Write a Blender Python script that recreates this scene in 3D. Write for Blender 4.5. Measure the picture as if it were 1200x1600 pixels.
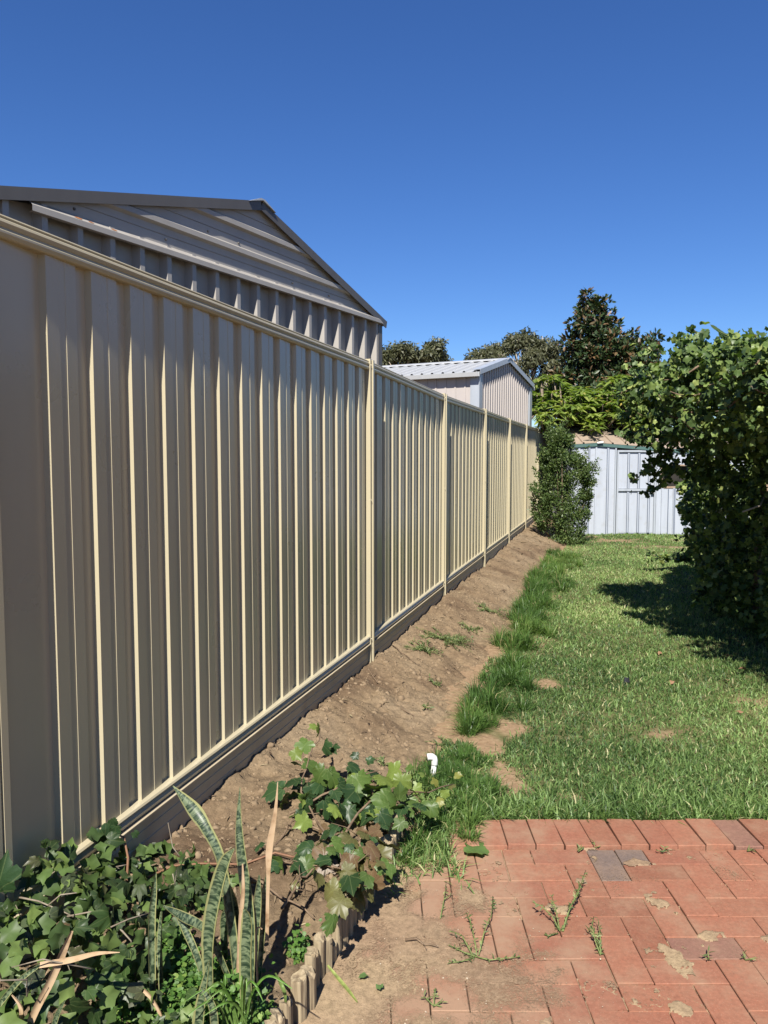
import bpy, math, random
import numpy as np
from mathutils import Vector, Matrix

scene = bpy.context.scene
for o in list(bpy.data.objects):
    bpy.data.objects.remove(o, do_unlink=True)
col = scene.collection
R = math.radians
random.seed(7)
rng = np.random.default_rng(11)

# ------------------------------------------------------------------ camera
FPX, PITCH, CAMH = 1200.0, R(4.1), 1.6          # focal length in photo pixels (1200 x 1600)
cam_data = bpy.data.cameras.new('camera')
cam = bpy.data.objects.new('camera', cam_data)
col.objects.link(cam)
cam.location = (0, 0, CAMH)
cam.rotation_euler = (math.pi / 2 - PITCH, 0, 0)
cam_data.sensor_fit = 'VERTICAL'
cam_data.sensor_height = 32.0
cam_data.lens = 32.0 * FPX / 1600.0
cam_data.clip_start = 0.05
cam_data.clip_end = 2000
scene.camera = cam

# ------------------------------------------------------------------ sky, sun, exposure
SUN_EL, SUN_AZ = 47.0, 11.6                      # light travels SUN_AZ degrees right of +Y
world = bpy.data.worlds.new('World')
scene.world = world
world.use_nodes = True
wn = world.node_tree.nodes
wl = world.node_tree.links
wn.clear()
w_out = wn.new('ShaderNodeOutputWorld')
w_bg = wn.new('ShaderNodeBackground')
w_sky = wn.new('ShaderNodeTexSky')
w_sky.sky_type = 'NISHITA'
w_sky.sun_disc = False
w_sky.sun_elevation = R(SUN_EL)
w_sky.sun_rotation = R(180 + SUN_AZ)
w_sky.altitude = 0
w_sky.air_density = 1.0
w_sky.dust_density = 0.0
w_sky.ozone_density = 10.0
w_bg.inputs['Strength'].default_value = 0.060
w_hs = wn.new('ShaderNodeHueSaturation')
w_hs.inputs['Hue'].default_value = 0.509
w_hs.inputs['Saturation'].default_value = 1.1
wl.new(w_sky.outputs[0], w_hs.inputs['Color'])
wl.new(w_hs.outputs[0], w_bg.inputs[0])
wl.new(w_bg.outputs[0], w_out.inputs[0])

sun_data = bpy.data.lights.new('sun', 'SUN')
sun_data.energy = 5.0
sun_data.angle = R(0.53)
sun_data.color = (1.0, 0.95, 0.86)
sun = bpy.data.objects.new('sun', sun_data)
col.objects.link(sun)
sdir = Vector((math.sin(R(SUN_AZ)) * math.cos(R(SUN_EL)), math.cos(R(SUN_AZ)) * math.cos(R(SUN_EL)), -math.sin(R(SUN_EL))))
sun.rotation_euler = sdir.to_track_quat('-Z', 'Y').to_euler()
sun.location = (-3, -12, 14)

scene.view_settings.view_transform = 'Standard'
scene.view_settings.look = 'None'
scene.view_settings.exposure = 1.1
scene.view_settings.gamma = 1.0
scene.view_settings.use_curve_mapping = False
scene.render.engine = 'CYCLES'
scene.cycles.max_bounces = 6
scene.cycles.diffuse_bounces = 3
scene.cycles.transparent_max_bounces = 8


# ------------------------------------------------------------------ helpers
def ray(x, y):
    u = (x - 600) / FPX
    v = (800 - y) / FPX
    c, s = math.cos(PITCH), math.sin(PITCH)
    return np.array([u, c + v * s, v * c - s])


def G(x, y, z=0.0):
    """photo pixel -> point on the level z"""
    d = ray(x, y)
    t = (z - CAMH) / d[2]
    return np.array([0, 0, CAMH]) + t * d


def AY(x, y, Y):
    """photo pixel -> point at forward distance Y"""
    d = ray(x, y)
    return np.array([0, 0, CAMH]) + d * Y / d[1]


def tag(o, label=None, cat=None, group=None, kind=None):
    if label: o['label'] = label
    if cat: o['category'] = cat
    if group: o['group'] = group
    if kind: o['kind'] = kind
    return o


def empty(name, loc, label, cat, group=None):
    o = bpy.data.objects.new(name, None)
    o.empty_display_size = 0.1
    o.location = loc
    col.objects.link(o)
    return tag(o, label, cat, group)


def wloc(o):
    v = Vector((0, 0, 0))
    while o is not None:
        v = v + Vector(o.location)
        o = o.parent
    return v


def link(name, me, mat=None, parent=None, loc=(0, 0, 0)):
    o = bpy.data.objects.new(name, me)
    col.objects.link(o)
    if mat is not None and not me.materials:
        me.materials.append(mat)
    if parent is not None:
        o.parent = parent
    o.location = loc
    return o


def pymesh(name, V, F, mat=None, parent=None, smooth=False, world=True):
    """mesh from world-space vertices; its origin is the parent's origin (or the world's)"""
    V = np.asarray(V, float)
    if parent is not None and world:
        V = V - np.array(wloc(parent))
    me = bpy.data.meshes.new(name)
    me.from_pydata([tuple(v) for v in V], [], [tuple(int(i) for i in f) for f in F])
    if smooth:
        me.polygons.foreach_set('use_smooth', [True] * len(me.polygons))
    me.update()
    return link(name, me, mat, parent)


def npmesh(name, V, F, mat=None, parent=None, var=None, uv=None, smooth=False):
    """large mesh: V (n,3), F (m,k) of one face size"""
    V = np.asarray(V, np.float32)
    if parent is not None:
        V = V - np.array(wloc(parent), np.float32)
    F = np.asarray(F, np.int32)
    m, k = F.shape
    me = bpy.data.meshes.new(name)
    me.vertices.add(len(V)); me.vertices.foreach_set('co', V.astype(np.float32).ravel())
    me.loops.add(m * k); me.loops.foreach_set('vertex_index', F.ravel())
    me.polygons.add(m)
    me.polygons.foreach_set('loop_start', np.arange(0, m * k, k, dtype=np.int32))
    if smooth:
        me.polygons.foreach_set('use_smooth', np.ones(m, bool))
    if var is not None:
        a = me.attributes.new('var', 'FLOAT', 'POINT')
        a.data.foreach_set('value', np.asarray(var, np.float32))
    if uv is not None:
        ul = me.uv_layers.new(name='UVMap')
        ul.data.foreach_set('uv', np.asarray(uv, np.float32)[F.ravel()].ravel())
    me.update(calc_edges=True)
    me.validate()
    return link(name, me, mat, parent)


class MB:
    def __init__(self):
        self.v = []; self.f = []

    def box(self, a, ex, ey, ez, x0, x1, y0, y1, z0, z1):
        a, ex, ey, ez = (np.asarray(q, float) for q in (a, ex, ey, ez))
        b = len(self.v)
        for z in (z0, z1):
            for x, y in ((x0, y0), (x1, y0), (x1, y1), (x0, y1)):
                self.v.append(a + ex * x + ey * y + ez * z)
        self.f += [(b, b + 3, b + 2, b + 1), (b + 4, b + 5, b + 6, b + 7), (b, b + 1, b + 5, b + 4),
                   (b + 1, b + 2, b + 6, b + 5), (b + 2, b + 3, b + 7, b + 6), (b + 3, b, b + 4, b + 7)]
        return self

    def strip(self, A, B):
        """sheet between two polylines"""
        b = len(self.v); n = len(A)
        self.v += [np.asarray(p, float) for p in A] + [np.asarray(p, float) for p in B]
        for i in range(n - 1):
            self.f.append((b + i, b + i + 1, b + n + i + 1, b + n + i))
        return self

    def prism(self, A, B, caps=True):
        """closed loop A to closed loop B"""
        b = len(self.v); n = len(A)
        self.v += [np.asarray(p, float) for p in A] + [np.asarray(p, float) for p in B]
        for i in range(n):
            j = (i + 1) % n
            self.f.append((b + i, b + j, b + n + j, b + n + i))
        if caps:
            self.f.append(tuple(range(b + n - 1, b - 1, -1)))
            self.f.append(tuple(range(b + n, b + 2 * n)))
        return self

    def tube(self, pts, rad, n=6, cap=True):
        pts = [np.asarray(p, float) for p in pts]
        if np.isscalar(rad): rad = [rad] * len(pts)
        b = len(self.v)
        for i, p in enumerate(pts):
            d = pts[min(i + 1, len(pts) - 1)] - pts[max(i - 1, 0)]
            d = d / (np.linalg.norm(d) + 1e-9)
            r = np.array([0, 0, 1.0]) if abs(d[2]) < 0.9 else np.array([1.0, 0, 0])
            e1 = np.cross(d, r); e1 /= np.linalg.norm(e1)
            e2 = np.cross(d, e1)
            for k in range(n):
                a = 2 * math.pi * k / n
                self.v.append(p + rad[i] * (math.cos(a) * e1 + math.sin(a) * e2))
        for i in range(len(pts) - 1):
            for k in range(n):
                k2 = (k + 1) % n
                self.f.append((b + i * n + k, b + i * n + k2, b + (i + 1) * n + k2, b + (i + 1) * n + k))
        if cap:
            self.f.append(tuple(b + k for k in range(n - 1, -1, -1)))
            self.f.append(tuple(b + (len(pts) - 1) * n + k for k in range(n)))
        return self

    def build(self, name, mat, parent=None, smooth=False):
        return pymesh(name, self.v, self.f, mat, parent, smooth)


def fbm(x, y, scale, octaves=4, seed=0):
    x = np.asarray(x, float) * scale; y = np.asarray(y, float) * scale
    out = np.zeros_like(x); amp = 1.0; tot = 0
    for o in range(octaves):
        xi = np.floor(x).astype(np.int64); yi = np.floor(y).astype(np.int64)
        fx = x - xi; fy = y - yi
        fx = fx * fx * (3 - 2 * fx); fy = fy * fy * (3 - 2 * fy)

        def h(a, b):
            n = (a * 374761393 + b * 668265263 + (seed + o) * 1274126177) & 0x7fffffff
            n = ((n ^ (n >> 13)) * 1274126177) & 0x7fffffff
            n = (n ^ (n >> 16)) & 0xffff
            return n / 65535.0
        v = (h(xi, yi) * (1 - fx) + h(xi + 1, yi) * fx) * (1 - fy) + (h(xi, yi + 1) * (1 - fx) + h(xi + 1, yi + 1) * fx) * fy
        out += amp * v; tot += amp
        amp *= 0.5; x = x * 2.03 + 17.3; y = y * 2.03 + 5.1
    return out / tot


def sstep(a, b, x):
    t = np.clip((np.asarray(x, float) - a) / (b - a), 0, 1)
    return t * t * (3 - 2 * t)


def grid_faces(nu, nv):
    i, j = np.meshgrid(np.arange(nu - 1), np.arange(nv - 1), indexing='ij')
    a = (i * nv + j).ravel()
    return np.stack([a, a + nv, a + nv + 1, a + 1], 1)


# ------------------------------------------------------------------ materials
def new_mat(name):
    m = bpy.data.materials.new(name)
    m.use_nodes = True
    nt = m.node_tree
    b = nt.nodes['Principled BSDF']
    return m, nt, nt.nodes, nt.links, b


def ramp(nodes, stops):
    r = nodes.new('ShaderNodeValToRGB')
    el = r.color_ramp.elements
    while len(el) < len(stops): el.new(0.5)
    for e, (p, c) in zip(el, stops):
        e.position = p
        e.color = (*c, 1) if len(c) == 3 else c
    return r


def noise_mat(name, stops, scale=8.0, detail=6, rough=0.8, bump=0.0, bscale=None, bdist=0.01, spec=0.3, metallic=0.0, stretch=None, coords='Object'):
    m, nt, n, l, b = new_mat(name)
    tc = n.new('ShaderNodeTexCoord')
    mp = n.new('ShaderNodeMapping')
    if stretch: mp.inputs['Scale'].default_value = stretch
    l.new(tc.outputs[coords], mp.inputs[0])
    t = n.new('ShaderNodeTexNoise')
    t.inputs['Scale'].default_value = scale
    t.inputs['Detail'].default_value = detail
    t.inputs['Roughness'].default_value = 0.62
    l.new(mp.outputs[0], t.inputs[0])
    r = ramp(n, stops)
    l.new(t.outputs[0], r.inputs[0])
    l.new(r.outputs[0], b.inputs['Base Color'])
    b.inputs['Roughness'].default_value = rough
    b.inputs['Specular IOR Level'].default_value = spec
    b.inputs['Metallic'].default_value = metallic
    if bump:
        t2 = n.new('ShaderNodeTexNoise')
        t2.inputs['Scale'].default_value = bscale or scale * 5
        t2.inputs['Detail'].default_value = 8
        l.new(mp.outputs[0], t2.inputs[0])
        bp = n.new('ShaderNodeBump')
        bp.inputs['Strength'].default_value = bump
        bp.inputs['Distance'].default_value = bdist
        l.new(t2.outputs[0], bp.inputs['Height'])
        l.new(bp.outputs[0], b.inputs['Normal'])
    return m


def leaf_mat(name, stops, mode='var', rough=0.5, trans=0.3, tcol=(1.3, 1.5, 0.5), spec=0.3, patch=0.25):
    """mode var: per-leaf attribute; object: colour of the object (object.color)"""
    m, nt, n, l, b = new_mat(name)
    if mode == 'var':
        a = n.new('ShaderNodeAttribute'); a.attribute_name = 'var'
        r = ramp(n, stops)
        l.new(a.outputs['Fac'], r.inputs[0])
        colour = r.outputs[0]
    else:
        oi = n.new('ShaderNodeObjectInfo')
        # pale veins fanning out from the stalk
        tcv = n.new('ShaderNodeTexCoord'); sv = n.new('ShaderNodeSeparateXYZ'); l.new(tcv.outputs['Object'], sv.inputs[0])
        yo = n.new('ShaderNodeMath'); yo.operation = 'SUBTRACT'; yo.inputs[1].default_value = 0.08; l.new(sv.outputs[1], yo.inputs[0])
        an = n.new('ShaderNodeMath'); an.operation = 'ARCTAN2'; l.new(sv.outputs[0], an.inputs[0]); l.new(yo.outputs[0], an.inputs[1])
        pp = n.new('ShaderNodeMath'); pp.operation = 'PINGPONG'; pp.inputs[1].default_value = 0.36; l.new(an.outputs[0], pp.inputs[0])
        rr_ = n.new('ShaderNodeVectorMath'); rr_.operation = 'LENGTH'; l.new(tcv.outputs['Object'], rr_.inputs[0])
        ml = n.new('ShaderNodeMath'); ml.operation = 'MULTIPLY'; l.new(pp.outputs[0], ml.inputs[0]); l.new(rr_.outputs['Value'], ml.inputs[1])
        vr = ramp(n, [(0.004, (0.22, 0.22, 0.22)), (0.024, (0, 0, 0))]); l.new(ml.outputs[0], vr.inputs[0])
        vm = n.new('ShaderNodeMix'); vm.data_type = 'RGBA'
        l.new(vr.outputs[0], vm.inputs[0]); l.new(oi.outputs['Color'], vm.inputs[6]); vm.inputs[7].default_value = (0.24, 0.27, 0.11, 1)
        colour = vm.outputs[2]
    tc = n.new('ShaderNodeTexCoord')
    t = n.new('ShaderNodeTexNoise'); t.inputs['Scale'].default_value = 60 if mode != 'var' else 25
    t.inputs['Detail'].default_value = 3
    l.new(tc.outputs['Object'], t.inputs[0])
    mr = n.new('ShaderNodeMapRange')
    mr.inputs['From Min'].default_value = 0.3; mr.inputs['From Max'].default_value = 0.7
    mr.inputs['To Min'].default_value = 1 - patch; mr.inputs['To Max'].default_value = 1 + patch
    l.new(t.outputs[0], mr.inputs['Value'])
    mu = n.new('ShaderNodeVectorMath'); mu.operation = 'SCALE'
    l.new(colour, mu.inputs[0]); l.new(mr.outputs[0], mu.inputs['Scale'])
    l.new(mu.outputs[0], b.inputs['Base Color'])
    b.inputs['Roughness'].default_value = rough
    b.inputs['Specular IOR Level'].default_value = spec
    tr = n.new('ShaderNodeBsdfTranslucent')
    m2 = n.new('ShaderNodeVectorMath'); m2.operation = 'MULTIPLY'
    m2.inputs[1].default_value = tcol
    l.new(mu.outputs[0], m2.inputs[0]); l.new(m2.outputs[0], tr.inputs['Color'])
    mx = n.new('ShaderNodeMixShader'); mx.inputs[0].default_value = trans
    l.new(b.outputs[0], mx.inputs[1]); l.new(tr.outputs[0], mx.inputs[2])
    l.new(mx.outputs[0], n['Material Output'].inputs['Surface'])
    return m


def metal_paint(name, c, rough=0.38, var=0.06, spec=0.5, dirt=None):
    """painted steel: slight tone drift, faint vertical run marks, a little dust"""
    m, nt, n, l, b = new_mat(name)
    g = n.new('ShaderNodeNewGeometry')
    mp = n.new('ShaderNodeMapping'); mp.inputs['Scale'].default_value = (6, 6, 0.7)
    l.new(g.outputs['Position'], mp.inputs[0])
    t = n.new('ShaderNodeTexNoise'); t.inputs['Scale'].default_value = 1.6; t.inputs['Detail'].default_value = 5
    l.new(mp.outputs[0], t.inputs[0])
    lo = tuple(x * (1 - var) for x in c); hi = tuple(min(1, x * (1 + var)) for x in c)
    r = ramp(n, [(0.3, lo), (0.7, hi)])
    l.new(t.outputs[0], r.inputs[0])
    out = r.outputs[0]
    if dirt:
        t2 = n.new('ShaderNodeTexNoise'); t2.inputs['Scale'].default_value = 7; t2.inputs['Detail'].default_value = 8
        l.new(g.outputs['Position'], t2.inputs[0])
        rr = ramp(n, [(0.55, (0, 0, 0)), (0.8, (0.5, 0.5, 0.5))])
        l.new(t2.outputs[0], rr.inputs[0])
        mx = n.new('ShaderNodeMix'); mx.data_type = 'RGBA'
        l.new(rr.outputs[0], mx.inputs[0]); l.new(out, mx.inputs[6]); mx.inputs[7].default_value = (*dirt, 1)
        out = mx.outputs[2]
    l.new(out, b.inputs['Base Color'])
    t3 = n.new('ShaderNodeTexNoise'); t3.inputs['Scale'].default_value = 3; t3.inputs['Detail'].default_value = 6
    l.new(g.outputs['Position'], t3.inputs[0])
    mr = n.new('ShaderNodeMapRange'); mr.inputs['To Min'].default_value = rough - 0.08; mr.inputs['To Max'].default_value = rough + 0.1
    l.new(t3.outputs[0], mr.inputs['Value']); l.new(mr.outputs[0], b.inputs['Roughness'])
    b.inputs['Specular IOR Level'].default_value = spec
    return m


M = {}
M['cream'] = metal_paint('cream_paint', (0.37, 0.325, 0.22), 0.29, 0.03)
M['plinth'] = metal_paint('plinth_paint', (0.37, 0.315, 0.22), 0.45, 0.05, dirt=(0.24, 0.18, 0.12))
M['shed_grey'] = metal_paint('grey_beige_paint', (0.295, 0.275, 0.250), 0.42, 0.05, dirt=(0.230, 0.205, 0.172))
M['dark_trim'] = metal_paint('dark_trim_paint', (0.075, 0.07, 0.066), 0.45, 0.08)
M['white_roof'] = metal_paint('white_roof_paint', (0.309, 0.316, 0.323), 0.4, 0.04)
M['pink_grey'] = metal_paint('pinkish_grey_paint', (0.336, 0.303, 0.283), 0.45, 0.04)
M['zinc'] = metal_paint('zinc_trim', (0.279, 0.303, 0.336), 0.35, 0.08)
M['pale_blue'] = metal_paint('pale_blue_paint', (0.315, 0.34, 0.385), 0.5, 0.06, dirt=(0.25, 0.25, 0.235))
M['green_trim'] = metal_paint('dark_green_trim', (0.05, 0.10, 0.09), 0.5, 0.08)
M['beige_roof'] = metal_paint('beige_roof_paint', (0.271, 0.213, 0.164), 0.5, 0.06, dirt=(0.189, 0.139, 0.107))
M['dark_wall'] = noise_mat('dark_boards_sunspots', [(0.3, (0.035, 0.03, 0.026)), (0.6, (0.07, 0.06, 0.05)), (0.63, (0.5, 0.48, 0.44)), (0.8, (0.6, 0.58, 0.54))], 3.0, 5, 0.85)  # pale upper stops paint dappled sunlight onto the dark boards
M['rust'] = noise_mat('rust', [(0.3, (0.2, 0.07, 0.025)), (0.7, (0.36, 0.16, 0.06))], 40, 5, 0.9)
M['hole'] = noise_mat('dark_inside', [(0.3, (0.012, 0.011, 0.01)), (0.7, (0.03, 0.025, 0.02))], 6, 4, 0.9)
M['timber'] = noise_mat('grey_timber', [(0.3, (0.180, 0.123, 0.082)), (0.7, (0.295, 0.221, 0.156))], 20, 5, 0.8)
M['white_plastic'] = noise_mat('white_plastic', [(0.3, (0.527, 0.527, 0.518)), (0.7, (0.578, 0.578, 0.561))], 20, 4, 0.35, spec=0.5)
M['screw'] = noise_mat('screw_head', [(0.3, (0.4, 0.36, 0.25)), (0.7, (0.46, 0.4, 0.28))], 20, 3, 0.4)
M['bark'] = noise_mat('bark', [(0.3, (0.10, 0.075, 0.055)), (0.7, (0.25, 0.2, 0.15))], 12, 6, 0.9, 0.5, 40)
M['pale_bark'] = noise_mat('pale_bark', [(0.3, (0.28, 0.23, 0.18)), (0.7, (0.48, 0.42, 0.35))], 4, 6, 0.85)
M['stem'] = noise_mat('woody_stem', [(0.3, (0.082, 0.053, 0.033)), (0.7, (0.180, 0.127, 0.082))], 25, 5, 0.8)
M['red_stem'] = noise_mat('reddish_stem', [(0.3, (0.123, 0.053, 0.029)), (0.7, (0.205, 0.115, 0.066))], 25, 5, 0.7)
M['green_stem'] = noise_mat('green_stem', [(0.3, (0.082, 0.115, 0.033)), (0.7, (0.164, 0.197, 0.066))], 25, 5, 0.6)
M['dry'] = noise_mat('dry_leaf', [(0.3, (0.164, 0.098, 0.049)), (0.45, (0.295, 0.205, 0.123)), (0.8, (0.361, 0.271, 0.180))], 18, 6, 0.75, 0.3, 60, 0.003)
M['brown_leaf'] = noise_mat('brown_leaf', [(0.3, (0.131, 0.066, 0.033)), (0.7, (0.262, 0.156, 0.094))], 30, 5, 0.7)
M['black'] = noise_mat('black_plastic', [(0.3, (0.01, 0.01, 0.012)), (0.7, (0.03, 0.03, 0.035))], 20, 4, 0.4)
M['rib_shade'] = metal_paint('dull_blue_rib_shade', (0.10, 0.12, 0.16), 0.6, 0.1)  # dull blue painted in for the shadow lines along the shed ribs
M['dead_twig'] = noise_mat('dead_twig', [(0.3, (0.115, 0.090, 0.066)), (0.7, (0.230, 0.197, 0.148))], 30, 4, 0.8)

# ---- ground materials
def soil_material(name, dark, mid, light, grit=1.0):
    m, nt, n, l, b = new_mat(name)
    g = n.new('ShaderNodeNewGeometry')
    big = n.new('ShaderNodeTexNoise'); big.inputs['Scale'].default_value = 1.7; big.inputs['Detail'].default_value = 5
    fine = n.new('ShaderNodeTexNoise'); fine.inputs['Scale'].default_value = 42; fine.inputs['Detail'].default_value = 8; fine.inputs['Roughness'].default_value = 0.7
    l.new(g.outputs['Position'], big.inputs[0]); l.new(g.outputs['Position'], fine.inputs[0])
    r1 = ramp(n, [(0.3, dark), (0.5, mid), (0.72, light)])
    l.new(big.outputs[0], r1.inputs[0])
    mr = n.new('ShaderNodeMapRange'); mr.inputs['From Min'].default_value = 0.25; mr.inputs['From Max'].default_value = 0.75
    mr.inputs['To Min'].default_value = 0.55; mr.inputs['To Max'].default_value = 1.32
    l.new(fine.outputs[0], mr.inputs['Value'])
    mu = n.new('ShaderNodeVectorMath'); mu.operation = 'SCALE'
    l.new(r1.outputs[0], mu.inputs[0]); l.new(mr.outputs[0], mu.inputs['Scale'])
    vo = n.new('ShaderNodeTexVoronoi'); vo.inputs['Scale'].default_value = 95
    l.new(g.outputs['Position'], vo.inputs[0])
    gt = ramp(n, [(0.09, (0.25, 0.19, 0.14)), (0.16, (1, 1, 1))])
    l.new(vo.outputs['Distance'], gt.inputs[0])
    mm = n.new('ShaderNodeMix'); mm.data_type = 'RGBA'; mm.blend_type = 'MULTIPLY'; mm.inputs[0].default_value = 0.55
    l.new(mu.outputs[0], mm.inputs[6]); l.new(gt.outputs[0], mm.inputs[7])
    l.new(mm.outputs[2], b.inputs['Base Color'])
    b.inputs['Roughness'].default_value = 0.95
    b.inputs['Specular IOR Level'].default_value = 0.1
    f2 = n.new('ShaderNodeTexNoise'); f2.inputs['Scale'].default_value = 150; f2.inputs['Detail'].default_value = 10; f2.inputs['Roughness'].default_value = 0.75
    l.new(g.outputs['Position'], f2.inputs[0])
    bp = n.new('ShaderNodeBump'); bp.inputs['Strength'].default_value = 0.8; bp.inputs['Distance'].default_value = 0.010 * grit
    l.new(f2.outputs[0], bp.inputs['Height']); l.new(bp.outputs[0], b.inputs['Normal'])
    return m


M['soil'] = soil_material('sandy_soil', (0.097, 0.063, 0.039), (0.184, 0.132, 0.081), (0.227, 0.171, 0.110))
M['sand'] = soil_material('patio_sand', (0.225, 0.150, 0.098), (0.268, 0.190, 0.120), (0.325, 0.245, 0.145), 0.5)
M['turf'] = soil_material('turf_soil', (0.055, 0.06, 0.022), (0.10, 0.10, 0.042), (0.20, 0.165, 0.085))
def thin_sand_material():
    m = soil_material('thin_sand', (0.225, 0.150, 0.098), (0.268, 0.190, 0.120), (0.325, 0.245, 0.145), 0.5)
    nt = m.node_tree; n = nt.nodes; l = nt.links
    a = n.new('ShaderNodeAttribute'); a.attribute_name = 'var'
    g = n.new('ShaderNodeNewGeometry')
    t = n.new('ShaderNodeTexNoise'); t.inputs['Scale'].default_value = 190; t.inputs['Detail'].default_value = 6; t.inputs['Roughness'].default_value = 0.8
    l.new(g.outputs['Position'], t.inputs[0])
    mr = n.new('ShaderNodeMapRange'); mr.inputs['From Min'].default_value = 0.3; mr.inputs['From Max'].default_value = 0.7
    l.new(t.outputs[0], mr.inputs['Value'])
    su = n.new('ShaderNodeMath'); su.operation = 'SUBTRACT'; l.new(a.outputs['Fac'], su.inputs[0]); l.new(mr.outputs[0], su.inputs[1])
    r = ramp(n, [(0.0, (0, 0, 0)), (0.10, (1, 1, 1))]); l.new(su.outputs[0], r.inputs[0])
    mr.inputs['To Max'].default_value = 0.85
    tr = n.new('ShaderNodeBsdfTransparent'); mx = n.new('ShaderNodeMixShader')
    l.new(r.outputs[0], mx.inputs[0]); l.new(tr.outputs[0], mx.inputs[1]); l.new(n['Principled BSDF'].outputs[0], mx.inputs[2])
    l.new(mx.outputs[0], n['Material Output'].inputs['Surface'])
    return m


M['thin_sand'] = thin_sand_material()
M['clod'] = noise_mat('soil_clod', [(0.3, (0.135, 0.094, 0.058)), (0.7, (0.215, 0.16, 0.104))], 30, 6, 0.95, 0.6, 90, 0.004, spec=0.1)
M['pebble'] = noise_mat('pale_pebble', [(0.3, (0.281, 0.224, 0.157)), (0.7, (0.404, 0.348, 0.269))], 30, 4, 0.9)


def brick_material():
    m, nt, n, l, b = new_mat('red_paver')
    g = n.new('ShaderNodeNewGeometry')
    oi = n.new('ShaderNodeObjectInfo')
    cr = ramp(n, [(0.0, (0.165, 0.060, 0.036)), (0.2, (0.215, 0.084, 0.051)), (0.5, (0.232, 0.090, 0.055)), (0.75, (0.195, 0.072, 0.046)), (0.955, (0.21, 0.080, 0.05)), (0.965, (0.115, 0.088, 0.078))])
    cr.color_ramp.interpolation = 'LINEAR'
    l.new(oi.outputs['Random'], cr.inputs[0])
    fine = n.new('ShaderNodeTexNoise'); fine.inputs['Scale'].default_value = 60; fine.inputs['Detail'].default_value = 8; fine.inputs['Roughness'].default_value = 0.7
    l.new(g.outputs['Position'], fine.inputs[0])
    mr = n.new('ShaderNodeMapRange'); mr.inputs['From Min'].default_value = 0.3; mr.inputs['From Max'].default_value = 0.7
    mr.inputs['To Min'].default_value = 0.75; mr.inputs['To Max'].default_value = 1.22
    l.new(fine.outputs[0], mr.inputs['Value'])
    mu = n.new('ShaderNodeVectorMath'); mu.operation = 'SCALE'
    l.new(cr.outputs[0], mu.inputs[0]); l.new(mr.outputs[0], mu.inputs['Scale'])
    # pale grit specks
    vo = n.new('ShaderNodeTexVoronoi'); vo.inputs['Scale'].default_value = 160
    l.new(g.outputs['Position'], vo.inputs[0])
    sp = ramp(n, [(0.12, (0.7, 0.7, 0.7)), (0.2, (0, 0, 0))])
    l.new(vo.outputs['Distance'], sp.inputs[0])
    m1 = n.new('ShaderNodeMix'); m1.data_type = 'RGBA'
    l.new(sp.outputs[0], m1.inputs[0]); l.new(mu.outputs[0], m1.inputs[6]); m1.inputs[7].default_value = (0.30, 0.20, 0.145, 1)
    # dust film
    d1 = n.new('ShaderNodeTexNoise'); d1.inputs['Scale'].default_value = 5.5; d1.inputs['Detail'].default_value = 9; d1.inputs['Roughness'].default_value = 0.66
    l.new(g.outputs['Position'], d1.inputs[0])
    sx = n.new('ShaderNodeSeparateXYZ'); l.new(g.outputs['Position'], sx.inputs[0])
    lf = n.new('ShaderNodeMapRange'); lf.inputs['From Min'].default_value = 0.75; lf.inputs['From Max'].default_value = 0.05
    lf.inputs['To Min'].default_value = 0.0; lf.inputs['To Max'].default_value = 0.3
    l.new(sx.outputs[0], lf.inputs['Value'])
    ad = n.new('ShaderNodeMath'); ad.operation = 'ADD'
    l.new(d1.outputs[0], ad.inputs[0]); l.new(lf.outputs[0], ad.inputs[1])
    dr = ramp(n, [(0.36, (0.06, 0.06, 0.06)), (0.52, (0.24, 0.24, 0.24)), (0.76, (0.9, 0.9, 0.9))])
    l.new(ad.outputs[0], dr.inputs[0])
    m2 = n.new('ShaderNodeMix'); m2.data_type = 'RGBA'
    l.new(dr.outputs[0], m2.inputs[0]); l.new(m1.outputs[2], m2.inputs[6]); m2.inputs[7].default_value = (0.255, 0.165, 0.108, 1)
    l.new(m2.outputs[2], b.inputs['Base Color'])
    b.inputs['Roughness'].default_value = 0.85
    b.inputs['Specular IOR Level'].default_value = 0.2
    bp = n.new('ShaderNodeBump'); bp.inputs['Strength'].default_value = 0.5; bp.inputs['Distance'].default_value = 0.003
    l.new(fine.outputs[0], bp.inputs['Height']); l.new(bp.outputs[0], b.inputs['Normal'])
    return m


M['brick'] = brick_material()


def log_material():
    m, nt, n, l, b = new_mat('weathered_pine')
    tc = n.new('ShaderNodeTexCoord')
    mp = n.new('ShaderNodeMapping'); mp.inputs['Scale'].default_value = (1, 1, 0.08)
    l.new(tc.outputs['Object'], mp.inputs[0])
    t = n.new('ShaderNodeTexNoise'); t.inputs['Scale'].default_value = 70; t.inputs['Detail'].default_value = 7
    l.new(mp.outputs[0], t.inputs[0])
    r = ramp(n, [(0.3, (0.119, 0.084, 0.050)), (0.5, (0.228, 0.178, 0.109)), (0.7, (0.307, 0.248, 0.158))])
    l.new(t.outputs[0], r.inputs[0]); l.new(r.outputs[0], b.inputs['Base Color'])
    b.inputs['Roughness'].default_value = 0.85
    bp = n.new('ShaderNodeBump'); bp.inputs['Strength'].default_value = 0.8; bp.inputs['Distance'].default_value = 0.006
    l.new(t.outputs[0], bp.inputs['Height']); l.new(bp.outputs[0], b.inputs['Normal'])
    return m


M['log'] = log_material()


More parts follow.
